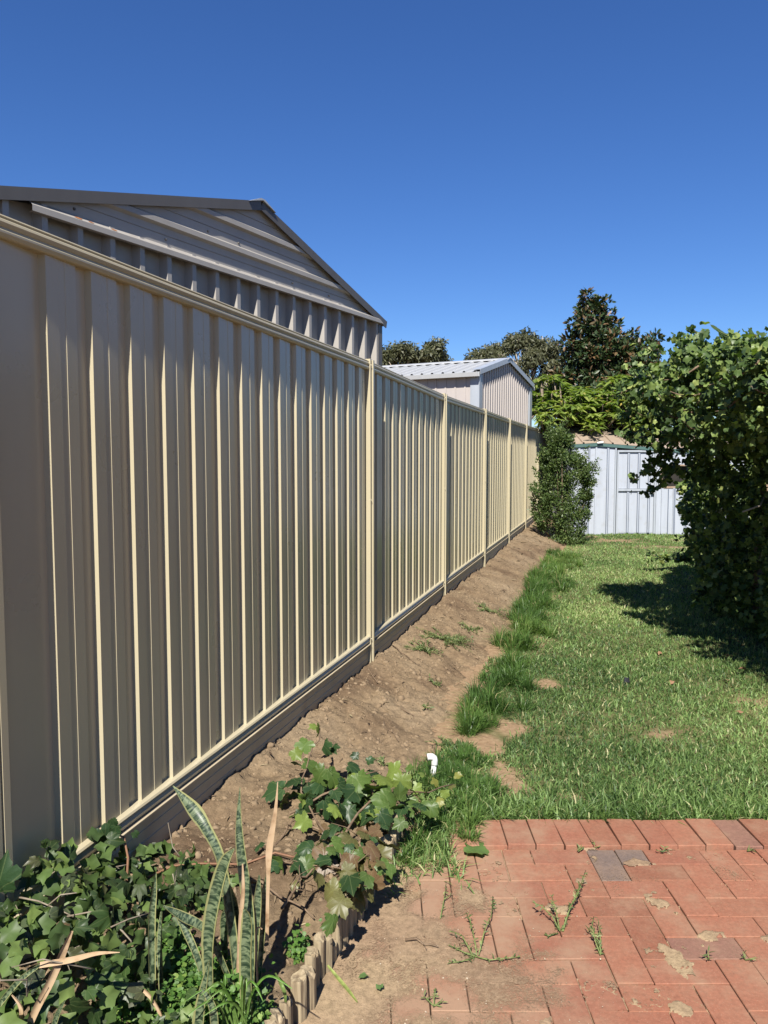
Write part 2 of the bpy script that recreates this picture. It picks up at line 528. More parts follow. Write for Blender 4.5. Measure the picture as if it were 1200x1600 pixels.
def snake_material():
    m, nt, n, l, b = new_mat('banded_succulent_leaf')
    uv = n.new('ShaderNodeUVMap')
    sx = n.new('ShaderNodeSeparateXYZ'); l.new(uv.outputs[0], sx.inputs[0])
    mp = n.new('ShaderNodeMapping'); mp.inputs['Scale'].default_value = (1.1, 34, 1)
    l.new(uv.outputs[0], mp.inputs[0])
    t = n.new('ShaderNodeTexNoise'); t.inputs['Scale'].default_value = 1.0; t.inputs['Detail'].default_value = 4; t.inputs['Distortion'].default_value = 0.8
    l.new(mp.outputs[0], t.inputs[0])
    r = ramp(n, [(0.40, (0.014, 0.027, 0.014)), (0.5, (0.040, 0.060, 0.032)), (0.58, (0.112, 0.140, 0.076))])
    l.new(t.outputs[0], r.inputs[0])
    # yellow margin
    s1 = n.new('ShaderNodeMath'); s1.operation = 'SUBTRACT'; s1.inputs[1].default_value = 0.5
    l.new(sx.outputs[0], s1.inputs[0])
    s2 = n.new('ShaderNodeMath'); s2.operation = 'ABSOLUTE'; l.new(s1.outputs[0], s2.inputs[0])
    nz = n.new('ShaderNodeTexNoise'); nz.inputs['Scale'].default_value = 9; l.new(uv.outputs[0], nz.inputs[0])
    s3 = n.new('ShaderNodeMath'); s3.operation = 'MULTIPLY_ADD'; s3.inputs[1].default_value = 0.16
    l.new(nz.outputs[0], s3.inputs[0]); l.new(s2.outputs[0], s3.inputs[2])
    oi = n.new('ShaderNodeObjectInfo')
    s4 = n.new('ShaderNodeMath'); s4.operation = 'MULTIPLY_ADD'; s4.inputs[1].default_value = 0.07
    l.new(oi.outputs['Random'], s4.inputs[0]); l.new(s3.outputs[0], s4.inputs[2])
    rr = ramp(n, [(0.50, (0, 0, 0)), (0.525, (1, 1, 1))])
    l.new(s4.outputs[0], rr.inputs[0])
    mx = n.new('ShaderNodeMix'); mx.data_type = 'RGBA'
    l.new(rr.outputs[0], mx.inputs[0]); l.new(r.outputs[0], mx.inputs[6]); mx.inputs[7].default_value = (0.20, 0.20, 0.085, 1)
    l.new(mx.outputs[2], b.inputs['Base Color'])
    b.inputs['Roughness'].default_value = 0.4
    return m


M['snake'] = snake_material()

# leaves
M['grass'] = leaf_mat('lawn_grass_blade', [(0.0, (0.039, 0.077, 0.024)), (0.3, (0.110, 0.182, 0.055)), (0.65, (0.204, 0.297, 0.099)), (0.88, (0.308, 0.380, 0.143)), (1.0, (0.418, 0.385, 0.220))], trans=0.35, rough=0.5, patch=0.1)
M['fringe'] = leaf_mat('long_grass_blade', [(0.0, (0.035, 0.075, 0.02)), (0.5, (0.08, 0.15, 0.035)), (0.9, (0.17, 0.24, 0.065)), (1.0, (0.36, 0.3, 0.16))], trans=0.35, rough=0.4, patch=0.1)
M['vine_leaf'] = leaf_mat('climber_leaf', [(0.0, (0.022, 0.042, 0.014)), (0.4, (0.075, 0.12, 0.035)), (0.7, (0.17, 0.225, 0.06)), (1.0, (0.30, 0.335, 0.105))], trans=0.3, rough=0.5)
M['magnolia'] = leaf_mat('magnolia_leaf', [(0.0, (0.015, 0.031, 0.010)), (0.6, (0.034, 0.058, 0.019)), (0.75, (0.065, 0.052, 0.022)), (1.0, (0.129, 0.073, 0.034))], trans=0.1, rough=0.45, spec=0.35)
M['frangipani'] = leaf_mat('frangipani_leaf', [(0.0, (0.077, 0.129, 0.026)), (0.6, (0.146, 0.198, 0.039)), (0.9, (0.224, 0.249, 0.065)), (1.0, (0.344, 0.267, 0.069))], trans=0.3, rough=0.4)
M['shrub'] = leaf_mat('shrub_leaf', [(0.0, (0.034, 0.060, 0.017)), (0.6, (0.073, 0.112, 0.033)), (1.0, (0.138, 0.172, 0.056))], trans=0.25, rough=0.45)
M['eucalypt'] = leaf_mat('eucalypt_leaf', [(0.0, (0.043, 0.050, 0.026)), (0.6, (0.082, 0.086, 0.045)), (1.0, (0.129, 0.129, 0.073))], trans=0.2, rough=0.5)
M['object_leaf'] = leaf_mat('tinted_leaf', None, mode='object', trans=0.3, rough=0.42, patch=0.3)
M['litter'] = leaf_mat('dead_litter', [(0.0, (0.05, 0.032, 0.02)), (0.5, (0.11, 0.075, 0.045)), (0.8, (0.2, 0.15, 0.09)), (1.0, (0.28, 0.23, 0.14))], trans=0.05, rough=0.8)
M['clover'] = leaf_mat('ground_cover_leaf', [(0.0, (0.034, 0.086, 0.017)), (0.6, (0.077, 0.155, 0.030)), (1.0, (0.155, 0.224, 0.052))], trans=0.3, rough=0.5)
M['weed'] = leaf_mat('weed_leaf', [(0.0, (0.052, 0.077, 0.026)), (0.6, (0.095, 0.129, 0.047)), (1.0, (0.189, 0.206, 0.086))], trans=0.25, rough=0.5)

# ------------------------------------------------------------------ the lie of the land
TH = math.atan(0.3017)
FD = np.array([math.sin(TH), math.cos(TH), 0.0])        # along the fence, away from the camera
FN = np.array([math.cos(TH), -math.sin(TH), 0.0])       # out of the fence, towards the lawn
F0 = np.array([-1.70, 0.0, 0.0])
UP = np.array([0, 0, 1.0])


def fw(s, n, z):
    return F0 + FD * s + FN * n + UP * z


def s_of_y(Y):
    return Y / math.cos(TH)


base_Y = [0.0, 2.4, 3.6, 5.1, 7.58, 9.96, 12.2, 14.4, 20]
base_Z = [0.14, 0.14, 0.16, 0.155, 0.21, 0.205, 0.24, 0.25, 0.25]
LOG_END_Y = 3.42


def soil_height(X, Y):
    X = np.asarray(X, float); Y = np.asarray(Y, float)
    n = (X - F0[0]) * FN[0] + (Y - F0[1]) * FN[1]
    b = np.interp(Y, base_Y, base_Z)
    edge = 0.80 + 0.22 * (fbm(X, Y, 1.3, 3, 5) - 0.5) + 0.10 * np.exp(-((Y - 4.1) / 0.6) ** 2)
    t = np.clip(n / edge, 0, 1.25)
    t = 0.75 * t + 0.25 * sstep(0.1, 1.0, t)
    bank = b * (1 - t) - 0.03 * t
    bed = b - 0.035 * sstep(0.0, 0.75, n)
    bed = np.where(n > 0.765, -0.06, bed)
    k = sstep(LOG_END_Y - 0.08, LOG_END_Y + 0.2, Y)
    z = bed * (1 - k) + bank * k
    lump = (fbm(X, Y, 3.0, 4, 1) - 0.5) * 0.07 + (fbm(X, Y, 9, 5, 2) - 0.5) * 0.06 + (fbm(X, Y, 34, 4, 3) - 0.5) * 0.03
    fade = np.where(z < -0.03, 0.3, 1.0)
    near = np.exp(-np.maximum(n, 0) / 0.10) * (fbm(X, Y, 9, 4, 8) - 0.48) * 0.07
    return z + lump * fade + near


def lawn_height(X, Y):
    return (fbm(X, Y, 0.8, 3, 21) - 0.5) * 0.03 + (fbm(X, Y, 6, 3, 22) - 0.5) * 0.012


def bare(X, Y):
    """0..1, how bare the lawn is: worn patches beside the bank and by the garden shed"""
    X = np.asarray(X, float); Y = np.asarray(Y, float)
    q = np.zeros_like(X)
    for cx, cy, rx, ry in [(0.62, 3.75, 0.16, 0.26), (0.58, 4.15, 0.12, 0.2), (0.85, 3.5, 0.14, 0.08), (1.12, 5.3, 0.14, 0.14), (0.75, 4.45, 0.12, 0.18),
                           (4.4, 14.6, 0.7, 0.5), (3.9, 15.3, 0.5, 0.4), (5.8, 14.6, 0.5, 0.3), (4.9, 13.6, 0.8, 0.4),
                           (1.75, 4.35, 0.3, 0.14), (2.4, 4.9, 0.3, 0.3), (0.17, 2.72, 0.13, 0.13)]:
        q = np.maximum(q, np.exp(-(((X - cx) / rx) ** 2 + ((Y - cy) / ry) ** 2)) * (1.0 if cx < 1.3 else (0.72 if cy > 9 else 0.5)))
    q = q + (fbm(X, Y, 7, 5, 31) - 0.5) * 1.25
    return np.clip((q - 0.35) * 2.6, 0, 1)


# ground sheet out to the horizon
g = pymesh('ground', [(-500, -200, -0.07), (500, -200, -0.07), (500, 900, -0.07), (-500, 900, -0.07)], [(0, 1, 2, 3)], M['soil'])
tag(g, 'flat sandy ground that reaches the horizon', None, None, 'structure')

# lawn sheet
def lawn_sheet():
    xs = np.concatenate([np.arange(-0.35, 3.2, 0.03), np.arange(3.2, 9.2, 0.12)])
    ys = np.concatenate([np.arange(2.62, 7, 0.03), np.arange(7, 20.1, 0.1)])
    X, Y = np.meshgrid(xs, ys, indexing='ij')
    Z = lawn_height(X, Y)
    patio = (Y < 3.29) & (X > 0.30)
    Z = np.where(patio, -0.055, Z)
    n = (X - F0[0]) * FN[0] + (Y - F0[1]) * FN[1]
    Z = np.where((n < 0.80) & (Y < 3.4), -0.055, Z)
    Z = np.where((n < 0.40), -0.055, Z)
    Z = np.where((X < 0.45) & (Y < 3.29), Z - 0.05 * sstep(3.2, 2.95, Y), Z)
    V = np.stack([X.ravel(), Y.ravel(), Z.ravel()], 1)
    keep = grid_faces(len(xs), len(ys))
    ed = 0.80 + 0.22 * (fbm(X, Y, 1.3, 3, 5) - 0.5)
    var = np.maximum(bare(X, Y), sstep(1.3, 1.1, n / ed + 0.5 * (fbm(X, Y, 6, 3, 33) - 0.5))).ravel()
    o = npmesh('lawn', V, keep, None, None, var=var, smooth=True)
    # turf soil where the grass is thick, bare sandy soil where worn
    m, nt, nn, l, b = new_mat('lawn_soil')
    nt.nodes.remove(b)
    at = nn.new('ShaderNodeAttribute'); at.attribute_name = 'var'

    g1 = nn.new('ShaderNodeNewGeometry')
    f1 = nn.new('ShaderNodeTexNoise'); f1.inputs['Scale'].default_value = 30; f1.inputs['Detail'].default_value = 9; f1.inputs['Roughness'].default_value = 0.7
    l.new(g1.outputs['Position'], f1.inputs[0])
    ra = ramp(nn, [(0.3, (0.06, 0.065, 0.025)), (0.5, (0.09, 0.09, 0.038)), (0.7, (0.16, 0.135, 0.075))])
    rb = ramp(nn, [(0.3, (0.16, 0.10, 0.06)), (0.55, (0.24, 0.165, 0.10)), (0.75, (0.30, 0.22, 0.145))])
    l.new(f1.outputs[0], ra.inputs[0]); l.new(f1.outputs[0], rb.inputs[0])
    mx = nn.new('ShaderNodeMix'); mx.data_type = 'RGBA'
    l.new(at.outputs['Fac'], mx.inputs[0]); l.new(ra.outputs[0], mx.inputs[6]); l.new(rb.outputs[0], mx.inputs[7])
    bs = nn.new('ShaderNodeBsdfPrincipled'); bs.inputs['Roughness'].default_value = 0.95; bs.inputs['Specular IOR Level'].default_value = 0.1
    l.new(mx.outputs[2], bs.inputs['Base Color'])
    bp = nn.new('ShaderNodeBump'); bp.inputs['Strength'].default_value = 0.8; bp.inputs['Distance'].default_value = 0.01
    l.new(f1.outputs[0], bp.inputs['Height']); l.new(bp.outputs[0], bs.inputs['Normal'])
    l.new(bs.outputs[0], nn['Material Output'].inputs['Surface'])
    o.data.materials.append(m)
    tag(o, 'lawn soil under the short green grass', None, None, 'structure')


lawn_sheet()


def soil_sheet():
    ss = np.concatenate([np.arange(0.3, 7.0, 0.016), np.arange(7.0, 19.8, 0.05)])
    ns = np.concatenate([np.arange(-0.03, 1.3, 0.0165)])
    S, N = np.meshgrid(ss, ns, indexing='ij')
    X = F0[0] + FD[0] * S + FN[0] * N
    Y = F0[1] + FD[1] * S + FN[1] * N
    Z = soil_height(X, Y)
    o = npmesh('garden_soil', np.stack([X.ravel(), Y.ravel(), Z.ravel()], 1), grid_faces(len(ss), len(ns)), M['soil'], None, smooth=True)
    tag(o, 'bank of bare sandy soil along the foot of the cream fence', None, None, 'structure')


soil_sheet()


# ------------------------------------------------------------------ patio of red pavers
def build_patio():
    BL, BW, GAP, T = 0.230, 0.115, 0.0038, 0.05
    EDGE_Y0, EDGE_Y1 = 3.035, 3.265
    X0, X1, Y0 = -0.60, 2.85, 0.85
    pat = pymesh('patio', [(X0 - 1.4, Y0 - 3.0, -0.048), (X1 + 0.8, Y0 - 3.0, -0.048), (X1 + 0.8, EDGE_Y1, -0.048), (X0 - 1.4, EDGE_Y1, -0.048)], [(0, 1, 2, 3)], M['sand'])
    tag(pat, 'red brick paved patio dusted with sand', None, None, 'structure')

    def brick_mesh(name, lx, ly, cx0=0.0, cy0=0.0):
        hx, hy, c = lx / 2 - GAP / 2, ly / 2 - GAP / 2, 0.0022
        v = []
        for (ax, ay, z) in ((hx, hy, -T), (hx, hy, -c), (hx - c, hy - c, 0.0)):
            v += [(-ax, -ay, z), (ax, -ay, z), (ax, ay, z), (-ax, ay, z)]
        f = [(8, 9, 10, 11)]
        for k in (0, 4):
            for i in range(4):
                j = (i + 1) % 4
                f.append((k + i, k + j, k + 4 + j, k + 4 + i))
        me = bpy.data.meshes.new(name)
        me.from_pydata(v, [], f); me.update()
        me.materials.append(M['brick'])
        return me
    mh = brick_mesh('brick', BL, BW)
    mv = brick_mesh('brick', BW, BL)
    rest = MB()
    cnt = 0
    items = []
    # 90 degree herringbone laid square with the house
    for i in range(-20, 20):
        for j in range(0, 32):
            # unit: one laid brick (along X) and one upright brick, stepping one width per row
            ox = (i * 4 + j) * BW * 1.0
            oy = j * BW
            items.append((ox + BW, oy + BW / 2, 0))
            items.append((ox + 3 * BW + BW / 2, oy + BW, 1))
    for cx, cy, k in items:
        cx = cx - 0.9; cy = EDGE_Y0 - 30 * BW + cy
        wx, wy = (BL, BW) if k == 0 else (BW, BL)
        ya, yb = cy - wy / 2, cy + wy / 2
        if cx < X0 or cx > X1 or ya < Y0 or ya > EDGE_Y0 - 0.02: continue
        n = (cx - F0[0]) * FN[0] + (cy - F0[1]) * FN[1]
        if n < 0.86: continue
        dz = random.uniform(-0.004, 0.0015)
        if yb > EDGE_Y0 + 0.01:                       # cut brick against the edge course
            me = brick_mesh('brick', wx, EDGE_Y0 - ya)
            o = link('brick', me, None, pat, (cx, (ya + EDGE_Y0) / 2, dz))
        else:
            vis = abs(cx / max(cy, 0.1)) < 0.75 and cy > 1.75
            if not vis:
                rest.box((cx, cy, 0), (1, 0, 0), (0, 1, 0), (0, 0, 1), -wx / 2 + .003, wx / 2 - .003, -wy / 2 + .003, wy / 2 - .003, -T, dz)
                continue
            o = link('brick', mh if k == 0 else mv, None, pat, (cx, cy, dz))
        o.rotation_euler = (random.gauss(0, 0.006), random.gauss(0, 0.006), random.gauss(0, 0.004))
        cnt += 1
    # soldier course along the lawn, standing a little proud
    ms = brick_mesh('brick', BW, BL)
    x = 0.335
    while x < X1 + 0.3:
        o = link('brick', ms, None, pat, (x, (EDGE_Y0 + EDGE_Y1) / 2 + 0.004 + random.uniform(-.004, .004), 0.013 + random.uniform(-0.003, 0.003)))
        o.rotation_euler = (random.gauss(0, 0.012), random.gauss(0, 0.012), random.gauss(0, 0.012))
        cnt += 1
        x += BW + random.uniform(0, 0.003)
    if rest.v:
        o = rest.build('brick_field', M['brick'], pat)
        o['kind'] = 'stuff'
    return pat


patio = build_patio()


def sand_sheet():
    xs = np.arange(-0.5, 2.6, 0.0075); ys = np.arange(1.75, 3.26, 0.0075)
    X, Y = np.meshgrid(xs, ys, indexing='ij')
    left = sstep(0.70, 0.05, X + (fbm(X, Y, 3, 4, 41) - 0.5) * 0.7)
    blot = fbm(X, Y, 5.0, 6, 42)
    fine = fbm(X, Y, 26, 5, 47)
    Z = -0.011 + 0.0125 * left * sstep(0.40, 0.66, blot + 0.30 * left + 0.25 * (fine - 0.5))
    Z = Z + 0.0105 * sstep(0.69, 0.85, blot + 0.6 * (fine - 0.5)) * (1 - left)
    Z += (fbm(X, Y, 40, 3, 43) - 0.5) * 0.004
    heap = sstep(-0.02, -0.28, X + (fbm(X, Y, 4, 3, 49) - 0.5) * 0.3) * sstep(3.0, 2.6, Y)
    Z = Z + heap * (0.006 + (fbm(X, Y, 6, 4, 44) - 0.5) * 0.016)
    n = (X - F0[0]) * FN[0] + (Y - F0[1]) * FN[1]
    Z = np.where(n < 1.02, np.maximum(Z, 0.002 + (fbm(X, Y, 8, 3, 46) - 0.5) * 0.008), Z)
    Z = np.where(n < 0.79, -0.04, Z)
    for cx, cy, rx, ry in [(0.80, 2.80, 0.09, 0.035), (1.10, 2.47, 0.06, 0.035), (0.93, 2.33, .035, .09), (1.24, 2.30, .05, .035), (1.16, 2.13, .07, .025), (1.0, 2.93, .06, .03), (0.42, 2.1, 0.07, 0.07), (0.86, 2.12, .045, .03), (1.0, 2.66, .05, .05), (0.62, 2.62, .05, .03), (1.3, 2.45, .05, .03)]:
        q = np.exp(-((X - cx) / rx) ** 2 - ((Y - cy) / ry) ** 2) + (fbm(X, Y, 22, 6, 45) - 0.5) * 1.5
        Z = np.maximum(Z, -0.0105 + 0.0128 * sstep(0.34, 0.60, q))
    Z = np.where((Y > 3.03) & (X > 0.28), Z - 0.012 + 0.016 * sstep(0.60, 0.68, blot), Z)
    top = np.where((Y > 3.03) & (X > 0.28), 0.013, -0.0012)
    thick = np.where(Z < top - 0.005, 1.0, np.clip((Z - top + 0.001) / 0.0034, 0, 1))     # full in the joints, thin where it just covers a brick
    # drifted sand thinning out over the bricks towards the right
    drift = np.clip(0.92 * sstep(0.66, -0.22, X + (fbm(X, Y, 2.6, 3, 52) - 0.5) * 0.35) - 0.02 + 1.5 * (fbm(X, Y, 6, 6, 53) - 0.52), 0, 1)
    drift = np.where((Y > 3.03) & (X > 0.28), 0, drift)
    thick = np.where(drift > 0.02, np.maximum(np.where((Z < top - 0.005) | (X > -0.1), 0, thick * 0.6), drift), thick)
    Z = np.where(drift > 0.02, np.maximum(Z, top + 0.0028), Z)
    Z = np.where(Z < top - 0.005, Z, np.maximum(Z, top + 0.0028))
    Z = np.where(n < 0.79, -0.04, Z)
    o = npmesh('loose_sand', np.stack([X.ravel(), Y.ravel(), Z.ravel()], 1), grid_faces(len(xs), len(ys)), M['thin_sand'], None, var=thick.ravel(), smooth=True)
    tag(o, 'loose sand spilled over the pavers and into their joints', 'sand', None, 'stuff')


sand_sheet()


# ------------------------------------------------------------------ the cream steel fence
def build_fence():
    root = empty('steel_fence', tuple(fw(s_of_y(5.3), 0, 0)), 'long cream ribbed steel fence beside the bank of bare soil', 'fence')
    NY = [-0.9, 2.078, 5.30, 7.58, 9.90, 12.16, 14.40, 16.62, 18.85]
    TOP = [2.262, 2.262, 2.252, 2.207, 2.204, 2.196, 2.200, 2.206, 2.206]
    BOT = [0.345, 0.345, 0.355, 0.377, 0.386, 0.390, 0.395, 0.40, 0.40]
    prof = [(0.0, -0.022), (0.006, 0.0), (0.064, -0.0033), (0.066, -0.0041), (0.0947, -0.0058), (0.0955, -0.0044), (0.147, -0.0070), (0.154, -0.022), (0.2074, -0.022)]
    PER = 0.2074
    rail_t = [(-0.034, -0.062), (0.002, -0.062), (0.007, -0.059), (0.012, -0.050), (0.012, -0.044), (0.006, -0.036), (0.004, -0.033), (0.008, -0.029),
              (0.012, -0.021), (0.010, -0.014), (0.004, -0.009), (0.007, -0.004), (0.005, 0.0), (-0.002, 0.002), (-0.018, 0.002), (-0.034, -0.004)]
    rail_b = [(-0.034, 0.004), (0.0, 0.004), (0.012, 0.001), (0.016, -0.006), (0.011, -0.013), (0.006, -0.017), (0.009, -0.022), (0.014, -0.029),
              (0.012, -0.036), (0.005, -0.041), (0.005, -0.047), (-0.034, -0.047)]
    plinth = [(-0.024, -0.052), (0.022, -0.052), (0.022, -0.0555), (0.006, -0.060), (0.001, -0.075), (0.001, -0.105), (0.0035, -0.108), (0.001, -0.111),
              (0.001, -0.150), (0.0035, -0.153), (0.001, -0.156), (0.001, -0.30), (-0.024, -0.30)]
    for b in range(len(NY) - 1):
        s0, s1 = s_of_y(NY[b]) + 0.022, s_of_y(NY[b + 1]) - 0.022
        L = s1 - s0

        def zt(s): return TOP[b] + (TOP[b + 1] - TOP[b]) * (s - s0) / L
        def zb(s): return BOT[b] + (BOT[b + 1] - BOT[b]) * (s - s0) / L
        # ribbed sheets, four ribs to a sheet
        st = s0 + (0.226 if b == 1 else 0.165) - PER
        pts = [(s0, -0.002)]
        k = 1 if b == 1 else 0
        while st + k * PER < s1:
            for (ds, dn) in prof[:-1]:
                q = st + k * PER + ds
                if s0 + 0.002 < q < s1 - 0.002: pts.append((q, dn))
            k += 1
        pts.append((s1, pts[-1][1]))
        # cut into sheets
        cut = [i for i, p in enumerate(pts) if i > 0]
        per_sheet = 32
        i = 0
        while i < len(pts) - 1:
            j = min(i + per_sheet, len(pts) - 1)
            if len(pts) - 1 - j < 8: j = len(pts) - 1
            seg = pts[i:j + 1]
            lift = 0.0008 * ((i // per_sheet) % 2)
            m = MB()
            m.strip([fw(s, n + lift - 0.004, zb(s) - 0.01) for s, n in seg], [fw(s, n + lift - 0.004, zt(s) - 0.015) for s, n in seg])
            m.build('sheet', M['cream'], root)
            i = j
        for nm, pr, fz, mt in (('top_rail', rail_t, zt, 'cream'), ('bottom_rail', rail_b, zb, 'cream'), ('plinth', plinth, zb, 'plinth')):
            m = MB()
            m.prism([fw(s0 + 0.004, n, fz(s0) + z) for n, z in pr], [fw(s1 - 0.004, n, fz(s1) + z) for n, z in pr])
            m.build(nm, M[mt], root)
    for i, Y in enumerate(NY):
        s = s_of_y(Y)
        z0, z1 = -0.1, TOP[i] + 0.012
        pa, pb = (0.018, 0.028) if i != 1 else (0.011, 0.012)
        m = MB()
        m.box(fw(s, 0, 0), FD, FN, UP, -0.030, -0.004, -0.038, pa, z0, z1)
        m.box(fw(s, 0, 0), FD, FN, UP, 0.005, 0.030, -0.038, pb, z0, z1 - 0.006)
        m.box(fw(s, 0, 0), FD, FN, UP, -0.004, 0.005, -0.038, 0.004, z0, z1 - 0.03)
        p = m.build('post', M['cream'], root)
        for zz in (TOP[i] - 0.03, (TOP[i] + BOT[i]) / 2, BOT[i] - 0.02):
            a = fw(s - 0.017, pa - 0.001, zz)
            MB().tube([a, a + FN * 0.005], [0.0055, 0.004], 8).build('screw', M['screw'], p)


build_fence()


# ------------------------------------------------------------------ ribbed wall sheets for sheds
def ribbed(name, mat, parent, P, eu, en, u0, u1, zlo, zhi, pitch, rib, depth, sheet_w, first=0.0, slope=0.35):
    """vertical ribbed cladding as separate sheets; P origin, eu along, en out; zlo, zhi functions of u"""
    us = [u0]
    while us[-1] + sheet_w < u1 - 0.05: us.append(us[-1] + sheet_w)
    us.append(u1)
    for a, b in zip(us[:-1], us[1:]):
        pts = []
        k0 = math.floor((a - first) / pitch) - 1
        k = k0
        sl = depth * slope
        while first + k * pitch < b + pitch:
            c = first + k * pitch
            for du, d in ((-rib / 2 - sl, 0), (-rib / 2, depth), (rib / 2, depth), (rib / 2 + sl, 0)):
                pts.append((c + du, d))
            k += 1
        inside = [p for p in pts if a < p[0] < b]

        def at(u):
            for (p, q) in zip(pts[:-1], pts[1:]):
                if p[0] <= u <= q[0]:
                    t = (u - p[0]) / max(q[0] - p[0], 1e-9)
                    return p[1] + (q[1] - p[1]) * t
            return 0
        # extra points so a gable top is followed
        seg = [(a, at(a))] + inside + [(b, at(b))]
        m = MB()
        m.strip([P + eu * u + en * d + UP * zlo(u) for u, d in seg], [P + eu * u + en * d + UP * zhi(u) for u, d in seg])
        m.build(name, mat, parent)


def build_gabled_shed():
    th = R(28.1)
    C = np.array([-0.067, 6.2, 0.0])
    W = np.array([-math.sin(th), -math.cos(th), 0.0]); N = np.array([math.cos(th), -math.sin(th), 0.0]); B = -N
    WID, EAVE, PEAK = 3.18, 2.66, 3.115
    half = 1.562
    EAVE_L = 2.709
    root = empty('gabled_shed', tuple(C + W * half), 'grey beige gabled shed with dark edging rising over the patio end of the fence', 'shed')

    ribbed('wall_sheet', M['shed_grey'], root, C, W, N, 0.0, 3.5, lambda u: 0.0, lambda u: min(2.70, 2.705 - 0.251 * (u - 3.18)) if u > 3.1 else 2.70, 0.19, 0.030, 0.050, 0.76, 0.06, 0.2)
    # gable: horizontal ribs, standing proud of the wall, each board cut to the roof slope

    def span(z):
        a = max(0.0, (z - EAVE) / (PEAK - EAVE) * half)
        b = WID if z <= EAVE_L else WID - (z - EAVE_L) / (PEAK - EAVE_L) * (WID - half)
        return min(a, half), max(b, half)

    def band(name, prof):
        A = []; Bq = []
        for d, z in prof:
            a, b = span(z)
            A.append(C + W * a + N * d + UP * z); Bq.append(C + W * b + N * d + UP * z)
        m = MB(); m.strip(A, Bq)
        return m.build(name, M['shed_grey'], root)
    band('gable_flashing', [(0.052, 2.648), (0.074, 2.650), (0.074, 2.676), (0.036, 2.704)])
    r1, r2 = 2.822, 2.968
    band('gable_board', [(0.035, 2.700), (0.035, 2.752), (0.031, 2.753), (0.031, 2.756), (0.035, 2.757), (0.035, r1 - 0.03), (0.058, r1 - 0.02), (0.058, r1 + 0.006), (0.037, r1 + 0.020)])
    band('gable_board', [(0.036, r1 + 0.018), (0.036, r1 + 0.065), (0.032, r1 + 0.066), (0.032, r1 + 0.069), (0.036, r1 + 0.07), (0.036, r2 - 0.03), (0.059, r2 - 0.02), (0.059, r2 + 0.006), (0.038, r2 + 0.020)])
    band('gable_board', [(0.037, r2 + 0.018), (0.037, r2 + 0.065), (0.033, r2 + 0.066), (0.033, r2 + 0.069), (0.037, r2 + 0.07), (0.037, PEAK - 0.002)])
    # rust on the flashing
    for u, w in ((2.93, 0.05), (2.86, 0.035), (2.72, 0.04)):
        a = C + W * u + N * 0.0728 + UP * 2.6775
        m = MB()
        sl = (UP * 0.028 - N * 0.038); sl = sl / np.linalg.norm(sl)
        nn = np.cross(W, sl); nn = nn if nn[2] > 0 else -nn
        ring = [a + nn * 0.0012 + W * (w / 2) * math.cos(t) * random.uniform(.6, 1.2) + sl * (0.012 + 0.010 * math.sin(t) * random.uniform(.6, 1.1)) for t in np.linspace(0, 2 * math.pi, 11)[:-1]]
        m.v = ring; m.f = [tuple(range(10))]
        m.build('rust_spot', M['rust'], root)
    # dark barge flashings up both slopes, then roof sheets and ridge
    for sgn in (0, 1):
        u_e = -0.06 if sgn == 0 else WID + 0.40
        ze = EAVE - 0.06 * (PEAK - EAVE) / half if sgn == 0 else EAVE_L - 0.40 * (PEAK - EAVE_L) / (WID - half)
        pk = C + W * half + UP * (PEAK + 0.0); ev = C + W * u_e + UP * ze
        slope = (pk - ev); slope /= np.linalg.norm(slope)
        upn = np.cross(slope, N); upn = upn if upn[2] > 0 else -upn
        m = MB()
        loop = [(0.062, -0.018), (0.068, -0.018), (0.068, 0.036), (-0.12, 0.036), (-0.12, 0.029), (0.062, 0.029)]
        m.prism([ev + N * n + upn * q for n, q in loop], [pk + N * n + upn * (q) for n, q in loop])
        m.build('barge', M['dark_trim'], root)
        # ribbed roof behind the barge
        depth = 5.0
        for k in range(6):
            b0, b1 = -0.06 + k * (depth / 6), -0.06 + (k + 1) * (depth / 6)
            pts = []
            x = b0
            while x < b1 - 1e-6:
                for dx, d in ((0.0, 0.0), (0.06, 0.0), (0.075, 0.022), (0.10, 0.022), (0.115, 0.0)):
                    if x + dx < b1: pts.append((x + dx, d))
                x += 0.17
            pts.append((b1, 0.0))
            m = MB()
            m.strip([ev + B * q + upn * d for q, d in pts], [pk + B * q + upn * d for q, d in pts])
            m.build('roof_sheet', M['dark_trim'], root)
    m = MB()
    pk = C + W * half + UP * (PEAK + 0.035)
    rid = [(-0.13, -0.035), (-0.12, -0.03), (-0.02, 0.012), (0.02, 0.012), (0.12, -0.03), (0.13, -0.035), (0.0, 0.004)]
    m.prism([pk + W * a + UP * z + N * 0.08 for a, z in rid], [pk + W * a + UP * z + B * 5.0 for a, z in rid])
    m.build('ridge_cap', M['zinc'], root)
    # corner flashing and the two long walls and back
    m = MB(); m.box(C, W, N, UP, -0.012, 0.05, -0.06, 0.054, 0, EAVE - 0.02); m.build('corner_flashing', M['dark_trim'], root)
    m = MB(); m.box(C, W, N, UP, 3.45, 3.512, -0.06, 0.054, 0, EAVE - 0.02); m.build('corner_flashing', M['dark_trim'], root)
    ribbed('wall_sheet', M['shed_grey'], root, C, B, -W, 0.0, 4.9, lambda u: 0.0, lambda u: EAVE - 0.05, 0.19, 0.04, 0.025, 1.52, 0.06)
    ribbed('wall_sheet', M['shed_grey'], root, C + W * 3.5, B, W, 0.0, 4.9, lambda u: 0.0, lambda u: EAVE - 0.05, 0.19, 0.04, 0.025, 1.52, 0.06)
    m = MB(); m.box(C + B * 4.9, W, B, UP, 0, 3.5, 0, 0.02, 0, EAVE - 0.05); m.build('back_wall', M['shed_grey'], root)
